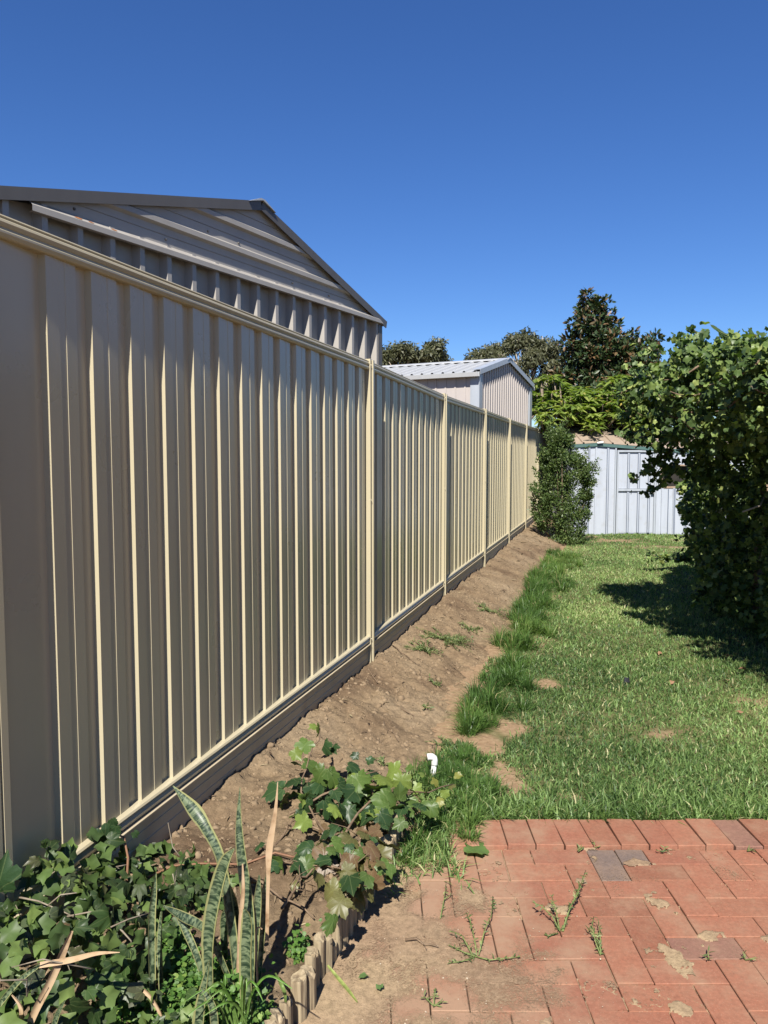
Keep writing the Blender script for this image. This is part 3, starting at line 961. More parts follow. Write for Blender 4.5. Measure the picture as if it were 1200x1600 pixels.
    # roofing screws under the barge
    for u, z in ((2.93, 2.73), (2.35, 2.735), (2.02, 2.86), (1.2, 2.735), (0.75, 2.735), (1.75, 2.86)):
        a = C + W * u + N * 0.035 + UP * z
        MB().tube([a, a + N * 0.008], [0.008, 0.005], 6).build('screw', M['dark_trim'], root)


build_gabled_shed()


def build_white_shed():
    th = R(28.1)
    C = np.array([1.667, 13.7, 0.0])
    E = np.array([math.sin(th), math.cos(th), 0.0])      # along the gable wall, away from camera
    N = np.array([math.cos(th), -math.sin(th), 0.0]); B = -N
    WID, EAVE, PEAK, DEP = 3.02, 3.09, 3.45, 6.5
    half = WID / 2
    root = empty('white_roofed_shed', tuple(C + E * half), 'pale pinkish grey shed with white roof beyond the middle of the fence', 'shed')

    def top(u): return EAVE + (PEAK - EAVE) * (1 - abs(u - half) / half)
    # gable wall, split at the peak so the sheets follow the slope
    for a, b in ((0.0, half), (half, WID)):
        ribbed('wall_sheet', M['pink_grey'], root, C, E, N, a, b, lambda u: 0.0, lambda u: top(u) - 0.01, 0.125, 0.035, 0.022, 0.78, 0.05)
    ribbed('wall_sheet', M['pink_grey'], root, C, B, -E, 0.0, DEP, lambda u: 0.0, lambda u: EAVE - 0.01, 0.19, 0.03, 0.012, 0.76, 0.06)
    ribbed('wall_sheet', M['pink_grey'], root, C + E * WID, B, E, 0.0, DEP, lambda u: 0.0, lambda u: EAVE - 0.01, 0.19, 0.03, 0.012, 1.52, 0.06)
    m = MB(); m.box(C + B * DEP, E, B, UP, 0, WID, 0, 0.02, 0, EAVE); m.build('back_wall', M['pink_grey'], root)
    for u in (0.0, WID):
        s = 1 if u == 0 else -1
        m = MB(); m.box(C + E * u, E * s, N, UP, -0.03, 0.12, -0.14, 0.032, 0, EAVE - 0.03); m.build('corner_flashing', M['zinc'], root)
    for sgn in (0, 1):
        u_e = -0.07 if sgn == 0 else WID + 0.07
        ze = EAVE - 0.07 * (PEAK - EAVE) / half + 0.02
        pk = C + E * half + UP * (PEAK + 0.02); ev = C + E * u_e + UP * ze
        slope = pk - ev; slope /= np.linalg.norm(slope)
        upn = np.cross(slope, N); upn = upn if upn[2] > 0 else -upn
        n_sh = 8
        w = (DEP + 0.1) / n_sh
        for k in range(n_sh):
            b0 = -0.06 + k * w
            pts = []
            x = b0
            while x < b0 + w - 1e-6:
                for dx, d in ((0.0, 0.0), (0.07, 0.0), (0.085, 0.026), (0.115, 0.026), (0.13, 0.0)):
                    if x + dx < b0 + w: pts.append((x + dx, d))
                x += 0.205
            pts.append((b0 + w, 0.0))
            m = MB()
            m.strip([ev + B * q + upn * d for q, d in pts], [pk + B * q + upn * d for q, d in pts])
            m.build('roof_sheet', M['white_roof'], root)
        loop = [(0.06, -0.045), (0.068, -0.045), (0.068, 0.045), (-0.10, 0.045), (-0.10, 0.038), (0.06, 0.038)]
        m = MB(); m.prism([ev + N * n + upn * q for n, q in loop], [pk + N * n + upn * q for n, q in loop])
        m.build('barge', M['zinc'], root)
        d = -E if sgn == 0 else E
        g = ev + UP * -0.045
        loop = [(-0.02, 0.04), (0.0, 0.04), (0.0, -0.04), (0.085, -0.04), (0.095, 0.03), (0.085, 0.03), (0.078, -0.032), (0.008, -0.032), (0.008, 0.045), (-0.02, 0.045)]
        m = MB(); m.prism([g + d * n + UP * z + N * 0.05 for n, z in loop], [g + d * n + UP * z + B * DEP for n, z in loop])
        m.build('gutter', M['white_roof'], root)
    pk = C + E * half + UP * (PEAK + 0.055)
    rid = [(-0.15, -0.045), (-0.14, -0.03), (-0.02, 0.006), (0.02, 0.006), (0.14, -0.03), (0.15, -0.045), (0.0, -0.003)]
    m = MB(); m.prism([pk + E * a + UP * z + N * 0.08 for a, z in rid], [pk + E * a + UP * z + B * DEP for a, z in rid])
    m.build('ridge_cap', M['white_roof'], root)


build_white_shed()


def build_garden_shed():
    EX, EY = np.array([1.0, 0, 0]), np.array([0, 1.0, 0])
    P = np.array([0.0, 15.83, 0.0])
    root = empty('garden_shed', (5.4, 15.83, 0), 'pale blue sheet metal garden shed at the end of the lawn', 'shed')
    N = -EY
    XL, XR = 3.85, 7.6

    def top(x): return float(np.interp(x, [3.85, 4.4, 6.6, 7.6], [1.83, 1.865, 1.69, 1.62]))
    # left of the door
    ribbed('wall_sheet', M['pale_blue'], root, P, EX, N, XL, 4.33, lambda u: 0, top, 0.21, 0.035, 0.02, 0.6, 4.22)
    ribbed('wall_sheet', M['pale_blue'], root, P, EX, N, 4.33, 4.76, lambda u: 0, top, 0.24, 0.03, 0.02, 0.6, 4.60)
    # door: two stacked panels in a frame
    dr = pymesh('door', *(lambda m: (m.v, m.f))(MB().box(P, EX, N, UP, 4.79, 5.60, -0.03, -0.012, 0.02, 1.74)), M['pale_blue'], root)
    ribbed('door_sheet', M['pale_blue'], dr, P + N * -0.008, EX, N, 4.83, 5.56, lambda u: 0.04, lambda u: 0.895, 0.215, 0.028, 0.018, 0.8, 5.03)
    ribbed('door_sheet', M['pale_blue'], dr, P + N * -0.008, EX, N, 4.83, 5.56, lambda u: 0.955, lambda u: 1.72, 0.215, 0.028, 0.018, 0.8, 5.03)
    for x0, x1, z0, z1 in ((4.79, 4.825, 0.02, 1.74), (5.565, 5.60, 0.02, 1.70), (4.825, 5.565, 0.90, 0.95), (4.825, 5.565, 1.70, 1.74)):
        m = MB(); m.box(P, EX, N, UP, x0, x1, -0.012, 0.028, z0, z1); m.build('rail', M['zinc'], dr)
    m = MB(); m.box(P, EX, N, UP, 5.50, 5.56, 0.028, 0.05, 0.84, 0.90); m.build('latch', M['dark_trim'], dr)
    m = MB(); m.box(P, EX, N, UP, 4.745, 4.775, -0.02, 0.03, 0, 1.80); m.build('door_post', M['zinc'], root)
    m = MB(); m.box(P, EX, N, UP, 5.605, 5.675, -0.02, 0.034, 0, 1.765); m.build('door_post', M['pale_blue'], root)
    # right of the door: low wall, opening, head
    ribbed('wall_sheet', M['pale_blue'], root, P, EX, N, 5.675, 6.6, lambda u: 0, lambda u: 0.96, 0.24, 0.035, 0.02, 0.93, 5.98)
    ribbed('wall_sheet', M['pale_blue'], root, P, EX, N, 6.6, XR, lambda u: 0, top, 0.24, 0.035, 0.02, 1.0, 6.78)
    ribbed('wall_sheet', M['pale_blue'], root, P, EX, N, 5.675, 6.6, lambda u: 1.42, top, 0.24, 0.035, 0.02, 0.93, 5.98)
    win = pymesh('window', *(lambda m: (m.v, m.f))(MB().box(P, EX, N, UP, 5.70, 6.6, -0.10, -0.09, 0.96, 1.44)), M['hole'], root)
    for x0, x1, z0, z1 in ((5.695, 5.735, 0.96, 1.44), (5.735, 6.56, 0.955, 0.995), (6.56, 6.6, 0.96, 1.44), (5.735, 6.56, 1.415, 1.445)):
        m = MB(); m.box(P, EX, N, UP, x0, x1, -0.06, 0.012, z0, z1); m.build('frame', M['timber'], win)
    for x in (4.20, 4.225, 4.585, 4.62):  # thin dark strips that paint shadow lines beside the wall ribs
        m = MB(); m.box(P, EX, N, UP, x - 0.007, x + 0.007, 0.0215, 0.0245, 0.0, top(x)); m.build('rib_shade', M['rib_shade'], root)
    for x in (5.86, 5.98, 6.0, 6.22, 6.24):  # painted rib shadow lines on the low wall
        m = MB(); m.box(P, EX, N, UP, x - 0.007, x + 0.007, 0.0215, 0.0245, 0.0, 0.95); m.build('rib_shade', M['rib_shade'], root)
    for x0 in (5.03, 5.245, 5.46):  # painted rib shadow lines on the door sheets
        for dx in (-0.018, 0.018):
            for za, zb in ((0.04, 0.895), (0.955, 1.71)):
                m = MB(); m.box(P, EX, N, UP, x0 + dx - 0.007, x0 + dx + 0.007, 0.0115, 0.0145, za, zb); m.build('rib_shade', M['rib_shade'], dr)
    # sides, back, roof
    for x in (XL, XR - 0.02):
        m = MB(); m.box(P, EX, EY, UP, x, x + 0.02, 0.01, 2.0, 0, 1.62 if x > 5 else 1.80); m.build('side_wall', M['pale_blue'], root)
    m = MB(); m.box(P, EX, EY, UP, XL, XR, 2.0, 2.02, 0, 1.66); m.build('back_wall', M['pale_blue'], root)
    # dark green eave flashing following the drop of the roof
    xs = [XL - 0.03, 4.4, 6.6, XR + 0.05]
    m = MB()
    m.strip([(x, 15.79, top(x) - 0.045) for x in xs], [(x, 15.79, top(x) + 0.012) for x in xs])
    m.strip([(x, 15.79, top(x) + 0.012) for x in xs], [(x, 15.87, top(x) + 0.022) for x in xs])
    m.build('eave_flashing', M['green_trim'], root)
    # beige roof pitched up away from the lawn, ribs running up the slope
    for k in range(6):
        x0 = XL - 0.02 + k * 0.6; x1 = min(x0 + 0.6, XR + 0.05)
        pts = []
        x = x0
        while x < x1 - 1e-6:
            for dx, d in ((0, 0), (0.26, 0), (0.27, 0.03), (0.29, 0.03), (0.30, 0)):
                if x + dx <= x1 + 1e-6: pts.append((min(x + dx, x1), d))
            x += 0.30
        m = MB()
        m.strip([(x, 15.86, top(x) + 0.026 + d) for x, d in pts], [(x, 17.1, top(x) + 0.40 + d) for x, d in pts])
        m.build('roof_sheet', M['beige_roof'], root)
    m = MB()
    m.strip([(x, 17.08, top(x) + 0.425) for x in xs], [(x, 17.10, top(x) + 0.455) for x in xs])
    m.strip([(x, 17.10, top(x) + 0.455) for x in xs], [(x, 17.3, top(x) + 0.44) for x in xs])
    m.strip([(x, 17.3, top(x) + 0.44) for x in xs], [(x, 17.85, 1.66) for x in xs])
    m.build('ridge_cap', M['beige_roof'], root)
    m = MB(); m.tube([(4.36, 15.76, top(4.4) + 0.02), (4.48, 15.75, top(4.4) + 0.035)], 0.02, 8); m.build('downpipe_end', M['white_plastic'], root)


build_garden_shed()


def build_board_fence():
    root = empty('board_fence', (4.5, 18.9, 0), 'dark board fence with painted sunlight spots, in shade behind the pale blue shed', 'fence')
    x = 3.3
    while x < 9.0:
        w = random.uniform(0.14, 0.16)
        m = MB(); m.box((x, 18.9, 0), (1, 0, 0), (0, 1, 0), (0, 0, 1), 0, w, 0, 0.02, -0.02, 2.25 + random.uniform(-.03, .03))
        m.build('board', M['dark_wall'], root)
        x += w + 0.008
    for z in (0.5, 1.8):
        m = MB(); m.box((3.3, 18.9, z), (1, 0, 0), (0, 1, 0), (0, 0, 1), 0, 5.8, 0.021, 0.07, 0, 0.08); m.build('rail', M['dark_wall'], root)


build_board_fence()


# ------------------------------------------------------------------ leaves and scatter tools
def norm(a):
    return a / (np.linalg.norm(a, axis=-1, keepdims=True) + 1e-9)


def frames(normals, rg, spin=None):
    """orthonormal frames from normals, with random spin"""
    n = norm(normals)
    r = rg.normal(size=n.shape)
    y = norm(r - n * np.sum(r * n, 1, keepdims=True))
    x = np.cross(y, n)
    return x, y, n


def frames_axis(axis, normals):
    y = norm(axis)
    n = norm(normals - y * np.sum(normals * y, 1, keepdims=True))
    x = np.cross(y, n)
    return x, y, n


def scatter(name, tv, tf, pos, fr, scale, mat, parent, var, smooth=False):
    tv = np.asarray(tv, float); tf = np.asarray(tf, int)
    X, Y, Z = fr
    k = len(tv); n = len(pos)
    sc = np.asarray(scale, float)
    if sc.ndim == 1: sc = np.repeat(sc[:, None], 3, 1)
    V = pos[:, None, :] + (tv[None, :, 0] * sc[:, 0:1])[..., None] * X[:, None, :] + (tv[None, :, 1] * sc[:, 1:2])[..., None] * Y[:, None, :] + (tv[None, :, 2] * sc[:, 2:3])[..., None] * Z[:, None, :]
    F = (tf[None] + (np.arange(n) * k)[:, None, None]).reshape(-1, tf.shape[1])
    return npmesh(name, V.reshape(-1, 3), F, mat, parent, var=np.repeat(var, k), smooth=smooth)


def lobed(nrim, lobes, depth, teeth=0.0, cup=0.12, seed=0):
    """palmate leaf with pointed lobes, stalk end at the origin, about one unit long along +Y"""
    rg = np.random.default_rng(seed)
    if lobes >= 5:      # (angle from the tip in degrees, radius)
        key = [(-180, 0.16), (-150, 0.40), (-122, 0.50), (-96, 0.33), (-58, 0.55), (-30, 0.36), (0, 0.62), (30, 0.36), (58, 0.55), (96, 0.33), (122, 0.50), (150, 0.40), (180, 0.16)]
        soft = 1.0 - 2.2 * depth
    else:
        key = [(-180, 0.30), (-125, 0.42), (-80, 0.36), (-50, 0.44), (-25, 0.38), (0, 0.58), (25, 0.38), (50, 0.44), (80, 0.36), (125, 0.42), (180, 0.30)]
        soft = 0.2
    ka = np.array([k[0] for k in key]); kr = np.array([k[1] for k in key])
    kr = kr + (0.46 - kr) * soft * 0.5
    kr = kr * (1 + rg.normal(0, 0.05, len(kr)))
    ang = np.unique(np.concatenate([ka[:-1], np.linspace(-180, 180, max(nrim - len(ka) + 2, 3))[:-1]])) if nrim > len(ka) else ka[:-1]
    f1 = rg.uniform(0.02, 0.10); ph = rg.uniform(0, 6.28); asym = rg.uniform(-0.12, 0.12)
    v = [(0, 0.42, -0.02)]
    for i, a in enumerate(ang):
        r = float(np.interp(a, ka, kr))
        r *= 1 + (teeth * (1 if i % 2 else -1)) + rg.uniform(-0.06, 0.06)
        t = math.radians(90 - a)
        x, y = r * math.cos(t), 0.42 + r * math.sin(t)
        z = abs(x) * (0.22 + asym * np.sign(x)) - cup * (x * x + (y - 0.35) ** 2) * 1.6 + f1 * math.sin(3 * t + ph) + rg.uniform(-0.02, 0.02)
        v.append((x, y, z))
    n = len(ang)
    f = [(0, (i + 1) % n + 1, i + 1) for i in range(n)]
    return np.array(v), np.array(f)


def blade_leaf(w=0.3, fold=0.1, droop=0.15):
    """simple pointed leaf, unit length along +Y"""
    v = [(0, 0, 0), (-w * .5, 0.35, fold), (0, 0.35, -droop * .12), (w * .5, 0.35, fold), (-w * .4, 0.7, fold * .6 - droop * .5), (0, 0.7, -droop * .5), (w * .4, 0.7, fold * .6 - droop * .5), (0, 1, -droop)]
    f = [(0, 2, 1), (0, 3, 2), (1, 2, 5), (1, 5, 4), (2, 3, 6), (2, 6, 5), (4, 5, 7), (5, 6, 7)]
    return np.array(v, float), np.array(f)


def quad_leaf(w=0.45):
    v = [(0, 0, 0), (-w * .5, 0.5, 0.06), (0, 1, -0.05), (w * .5, 0.5, 0.06)]
    return np.array(v, float), np.array([(0, 3, 2, 1)])


# ------------------------------------------------------------------ grass
def blades(name, X, Y, Z, h, w, lean, mat, parent, var, rg, bend=0.5, heading=None):
    n = len(X)
    a = rg.uniform(0, 2 * math.pi, n) if heading is None else heading
    dx, dy = np.cos(a), np.sin(a)
    b = rg.uniform(0, 2 * math.pi, n)
    wx, wy = np.cos(b) * w * 0.5, np.sin(b) * w * 0.5
    base = np.stack([X, Y, Z], 1)
    L = h * np.sin(lean); U = h * np.cos(lean)
    mid = base + np.stack([dx * L * 0.38, dy * L * 0.38, U * 0.62], 1)
    tip = base + np.stack([dx * L, dy * L, U * (1 - bend * 0.35 * np.sin(lean))], 1)
    wv = np.stack([wx, wy, np.zeros(n)], 1)
    V = np.stack([base - wv, base + wv, mid + wv * 0.8, mid - wv * 0.8, tip], 1).reshape(-1, 3)
    o = np.arange(n) * 5
    F = np.concatenate([np.stack([o, o + 1, o + 2], 1), np.stack([o, o + 2, o + 3], 1), np.stack([o + 3, o + 2, o + 4], 1)])
    return npmesh(name, V, F, mat, parent, var=np.repeat(var, 5))


def build_lawn_grass():
    rg = np.random.default_rng(3)
    xs, ys = [], []
    # (y0, y1, blades per square metre)
    for y0, y1, dens in ((2.62, 4.2, 14000), (4.2, 6, 8500), (6, 8.5, 5200), (8.5, 12, 3000), (12, 16, 1900)):
        x0 = -0.1 if y0 < 4 else 0.1 + 0.25 * y0 * 0.6
        x1 = min(0.56 * y1 + 0.5, 7.4)
        n = int((x1 - x0) * (y1 - y0) * dens)
        xs.append(rg.uniform(x0, x1, n)); ys.append(rg.uniform(y0, y1, n))
    X = np.concatenate(xs); Y = np.concatenate(ys)
    sd = (X - F0[0]) * FN[0] + (Y - F0[1]) * FN[1]
    edge = 0.80 + 0.22 * (fbm(X, Y, 1.3, 3, 5) - 0.5)
    keep = np.ones(len(X), bool)
    keep &= ~((Y < 3.275 + 0.02 * (fbm(X, Y, 9, 2, 3) - .5)) & (X > 0.30 + 0.25 * (fbm(X, Y, 7, 3, 66) - 0.5)))
    keep &= ~((Y < 3.4) & (sd < 0.84))
    keep &= ~((Y < 3.0) & (rg.random(len(X)) > 0.55 * sstep(2.6, 3.1, Y) * sstep(1.35, 0.95, sd) * 1.6))
    keep &= sd > edge * 0.93
    bz = bare(X, Y)
    keep &= rg.random(len(X)) > bz * 0.97
    thin = fbm(X, Y, 2.2, 4, 51)
    keep &= rg.random(len(X)) < 0.45 + 1.0 * thin
    X, Y = X[keep], Y[keep]
    n = len(X)
    patch = fbm(X, Y, 0.9, 4, 61)
    fine = fbm(X, Y, 6, 3, 62)
    near_edge = sstep(3.75, 3.3, Y)
    h = (0.026 + 0.034 * fine + 0.035 * near_edge) * rg.uniform(0.5, 1.4, n)
    w = 0.0056 * rg.uniform(0.7, 1.4, n) * (1 + 0.10 * np.maximum(Y - 4, 0))
    lean = np.abs(rg.normal(0.95, 0.38, n)).clip(0.05, 1.45)
    var = np.clip(0.08 + 0.95 * (patch - 0.2) * 0.9 + 0.10 * sstep(0.8, 2.6, X - 0.2 * (Y - 4)) + rg.normal(0, 0.2, n), 0, 0.93)
    var = np.where(rg.random(n) < 0.045 + 0.10 * sstep(0.5, 0.7, patch), rg.uniform(0.93, 1.0, n), var)
    Z = np.maximum(lawn_height(X, Y), soil_height(X, Y)) - 0.003
    Z = np.where(Y < 3.29, 0.0, Z)
    o = blades('lawn_grass', X, Y, Z, h, w, lean, M['grass'], None, var, rg)
    tag(o, 'short mown green grass covering the lawn', 'grass', None, 'stuff')
    # longer unmown grass in tufts along the soil bank and the patio corner
    px = [(0.36, 3.32, 0.14), (0.18, 3.22, 0.12), (0.45, 3.5, 0.16), (0.28, 3.62, 0.14), (0.12, 3.05, 0.09), (0.3, 3.8, 0.1)]
    tx, ty, tr, th = [], [], [], []
    for cx, cy, r in px:
        tx.append(cx); ty.append(cy); tr.append(r); th.append(0.11)
    for py, pxx, hh, rr in ((1120, 755, 0.15, 0.15), (1095, 770, 0.17, 0.17), (1060, 785, 0.16, 0.15), (1030, 800, 0.15, 0.14), (1000, 812, 0.19, 0.2), (975, 825, 0.19, 0.2), (955, 828, 0.18, 0.2), (935, 838, 0.2, 0.24),
                            (915, 845, 0.2, 0.24), (900, 852, 0.2, 0.26), (885, 862, 0.19, 0.28), (873, 872, 0.17, 0.28), (862, 880, 0.15, 0.25), (1205, 722, 0.11, 0.12), (1170, 735, 0.09, 0.1)):
        p = G(pxx, py + 8, 0.02)
        tx.append(p[0]); ty.append(p[1]); tr.append(rr); th.append(hh)
    X, Y, Hh, Hd = [], [], [], []
    for cx, cy, r, hh in zip(tx, ty, tr, th):
        for q in range(int(5 + 60 * r)):
            ux, uy = rg.normal(cx, r * 0.42), rg.normal(cy, r * 0.75)
            n = int(rg.uniform(60, 190))
            rr = rg.uniform(0.012, 0.035)
            a = rg.uniform(0, 2 * math.pi, n)
            d = np.abs(rg.normal(0, rr, n))
            X.append(ux + np.cos(a) * d); Y.append(uy + np.sin(a) * d); Hh.append(np.full(n, hh * rg.uniform(0.55, 1.15))); Hd.append(a + rg.normal(0, 0.35, n))
    # fuller edge against the patio
    n = 9000
    X.append(rg.uniform(0.3, 2.9, n)); Y.append(3.29 + np.abs(rg.normal(0, 0.09, n))); Hh.append(np.full(n, 0.055)); Hd.append(rg.uniform(0, 6.28, n))
    Hd = np.concatenate(Hd); X = np.concatenate(X); Y = np.concatenate(Y); Hh = np.concatenate(Hh)
    sd = (X - F0[0]) * FN[0] + (Y - F0[1]) * FN[1]
    k = ~((Y < 3.28) & (X > 0.42)) & ~((Y < 3.4) & (sd < 0.85)) & (sd > 0.6) & (Y > 2.8) & (rg.random(len(X)) > 0.8 * bare(X, Y))
    X, Y, Hh, Hd = X[k], Y[k], Hh[k], Hd[k]
    n = len(X)
    Z = np.maximum(lawn_height(X, Y), soil_height(X, Y)) - 0.005
    Z = np.where(Y < 3.29, np.maximum(Z, 0.0), Z)
    h = Hh * rg.uniform(0.5, 1.25, n)
    w = 0.0042 * rg.uniform(0.7, 1.4, n) * (1 + 0.06 * np.maximum(Y - 4, 0))
    lean = np.abs(rg.normal(0.75, 0.38, n)).clip(0.05, 1.4)
    pt = fbm(X, Y, 1.6, 3, 71)
    var = np.clip(0.1 + 0.9 * pt + rg.normal(0, 0.14, n) - 0.1, 0, 0.93)
    var = np.where(rg.random(n) < 0.03, 0.98, var)
    o = blades('long_grass', X, Y, Z, h, w, lean, M['fringe'], None, var, rg, 1.2, Hd)
    tag(o, 'longer unmown grass fringing the soil bank and patio corner', 'grass', None, 'stuff')


build_lawn_grass()


# ------------------------------------------------------------------ trees
def clump_crown(centres, radii, per, rg, flat=0.8):
    P, O = [], []
    for c, r in zip(centres, radii):
        n = max(3, int(per * r * r))
        d = norm(rg.normal(size=(n, 3)))
        rr = r * rg.uniform(0.35, 1.0, n) ** 0.5
        p = np.asarray(c) + d * rr[:, None] * np.array([1, 1, flat])
        P.append(p); O.append(d)
    return np.concatenate(P), np.concatenate(O)


def build_eucalypt(base, blobs, H, label, seed, leaf=0.34, per=420):
    rg = np.random.default_rng(seed)
    root = empty('eucalyptus_tree', base, label, 'tree', 'gum trees on the skyline')
    base = np.array(base, float)
    C, Rr = [], []
    for (x, y, z, r) in blobs:
        c = base + np.array([x, y, z])
        for k in range(int(11 * r)):
            d = norm(rg.normal(size=3))
            C.append(c + d * r * rg.uniform(0.3, 1.0) * np.array([1, 1, 0.75])); Rr.append(rg.uniform(0.45, 0.85))
    P, O = clump_crown(C, Rr, per, rg, 0.75)
    tv, tf = quad_leaf(0.35)
    nrm = O + rg.normal(0, 0.6, O.shape) + np.array([0, 0, 0.3])
    ax = rg.normal(size=P.shape) + np.array([0, 0, -0.8])
    scatter('crown', tv, tf, P, frames_axis(ax, nrm), leaf * rg.uniform(0.6, 1.3, len(P)), M['eucalypt'], root, np.clip(rg.normal(0.5, 0.25, len(P)), 0, 1))
    m = MB()
    m.tube([base, base + (0.1, 0, H * 0.3), base + (-0.1, 0, H * 0.55)], [0.35, 0.27, 0.2], 8)
    for (x, y, z, r) in blobs:
        q = base + np.array([x, y, z])
        s = base + np.array([-0.05, 0, H * rg.uniform(0.25, 0.5)])
        mid = (s + q) / 2 + rg.normal(0, 0.3, 3) + np.array([0, 0, 0.2])
        m.tube([s, mid, q, q + np.array([0, 0, r * 0.7])], [0.16, 0.11, 0.06, 0.02], 6)
        for k in range(4):
            e = q + norm(rg.normal(size=3)) * r * 0.9
            m.tube([mid, (mid + e) / 2 + rg.normal(0, .15, 3), e], [0.06, 0.04, 0.015], 5)
    m.build('trunk', M['pale_bark'], root, True)


def blobs_from_px(base, Y, pts):
    out = []
    for x, y, rpx in pts:
        p = AY(x, y, Y + random.uniform(-1.5, 1.5))
        out.append((p[0] - base[0], p[1] - base[1], p[2] - base[2], rpx / FPX * Y))
    return out


b1 = (2.6, 60.0, -0.07)
build_eucalypt(b1, blobs_from_px(b1, 60, [(610, 558, 18), (635, 550, 19), (660, 556, 16), (683, 548, 17), (650, 575, 22), (620, 580, 25), (690, 572, 14), (672, 566, 16)]), 10.0,
               'olive green gum tree between the gabled shed and the white roof', 101, leaf=0.34, per=420)
b2 = (9.2, 50.0, -0.07)
build_eucalypt(b2, blobs_from_px(b2, 50, [(745, 560, 13), (775, 548, 15), (800, 536, 15), (822, 532, 17), (848, 540, 16), (865, 552, 14), (830, 560, 13), (780, 562, 13), (858, 575, 13), (810, 582, 12), (846, 600, 16), (872, 600, 16), (820, 610, 20)]), 9.0,
               'grey green gum tree with pale limbs above the gable of the white roofed shed', 102, leaf=0.29, per=380)


def build_magnolia():
    rg = np.random.default_rng(5)
    base = np.array([7.0, 24.0, -0.07])
    root = empty('magnolia_tree', tuple(base), 'dark evergreen magnolia tree with bronze tinted leaves behind the frangipani', 'tree')
    C, Rr = [], []
    spec = [(925, 480, 20), (938, 490, 18), (912, 495, 16), (925, 512, 26), (950, 512, 18), (905, 525, 22), (935, 540, 34), (965, 545, 28), (985, 540, 20), (900, 560, 24), (925, 575, 36), (960, 580, 40), (990, 570, 30),
            (1012, 545, 15), (1018, 565, 20), (890, 590, 26), (1005, 600, 40), (950, 620, 46), (905, 620, 36), (985, 640, 45), (1020, 530, 10)]
    for x, y, rp in spec:
        r = rp / FPX * 24
        c = AY(x, y, 24 + rg.uniform(-0.6, 0.6))
        for k in range(int(16 * (r / 0.5) ** 2)):
            d = norm(rg.normal(size=3))
            C.append(c + d * r * rg.uniform(0.5, 1.0)); Rr.append(rg.uniform(0.13, 0.24))
    P, O = clump_crown(C, Rr, 1150, rg, 0.9)
    tv, tf = blade_leaf(0.42, 0.07, 0.12)
    ax = O + rg.normal(0, 0.5, O.shape) + np.array([0, 0, 0.25])
    nrm = rg.normal(0, 0.5, O.shape) + np.array([0, -0.25, 0.8])
    var = np.where(rg.random(len(P)) < 0.24, rg.uniform(0.75, 1.0, len(P)), rg.uniform(0, 0.65, len(P)))
    scatter('crown', tv, tf, P, frames_axis(ax, nrm), 0.17 * rg.uniform(0.7, 1.3, len(P)), M['magnolia'], root, var)
    m = MB()
    top = AY(927, 475, 24)
    m.tube([base, base + (0.0, 0, 2.0), (base + top) / 2, top], [0.22, 0.17, 0.11, 0.02], 8)
    for x, y, rp in spec:
        e = AY(x, y, 24); s = base + (top - base) * np.clip((e[2] - 1.0) / top[2] * 0.9, 0.15, 0.9)
        m.tube([s, (s + e) / 2 + np.array([0, 0, 0.1]), e], [0.06, 0.04, 0.012], 6)
    m.build('trunk', M['bark'], root, True)


build_magnolia()


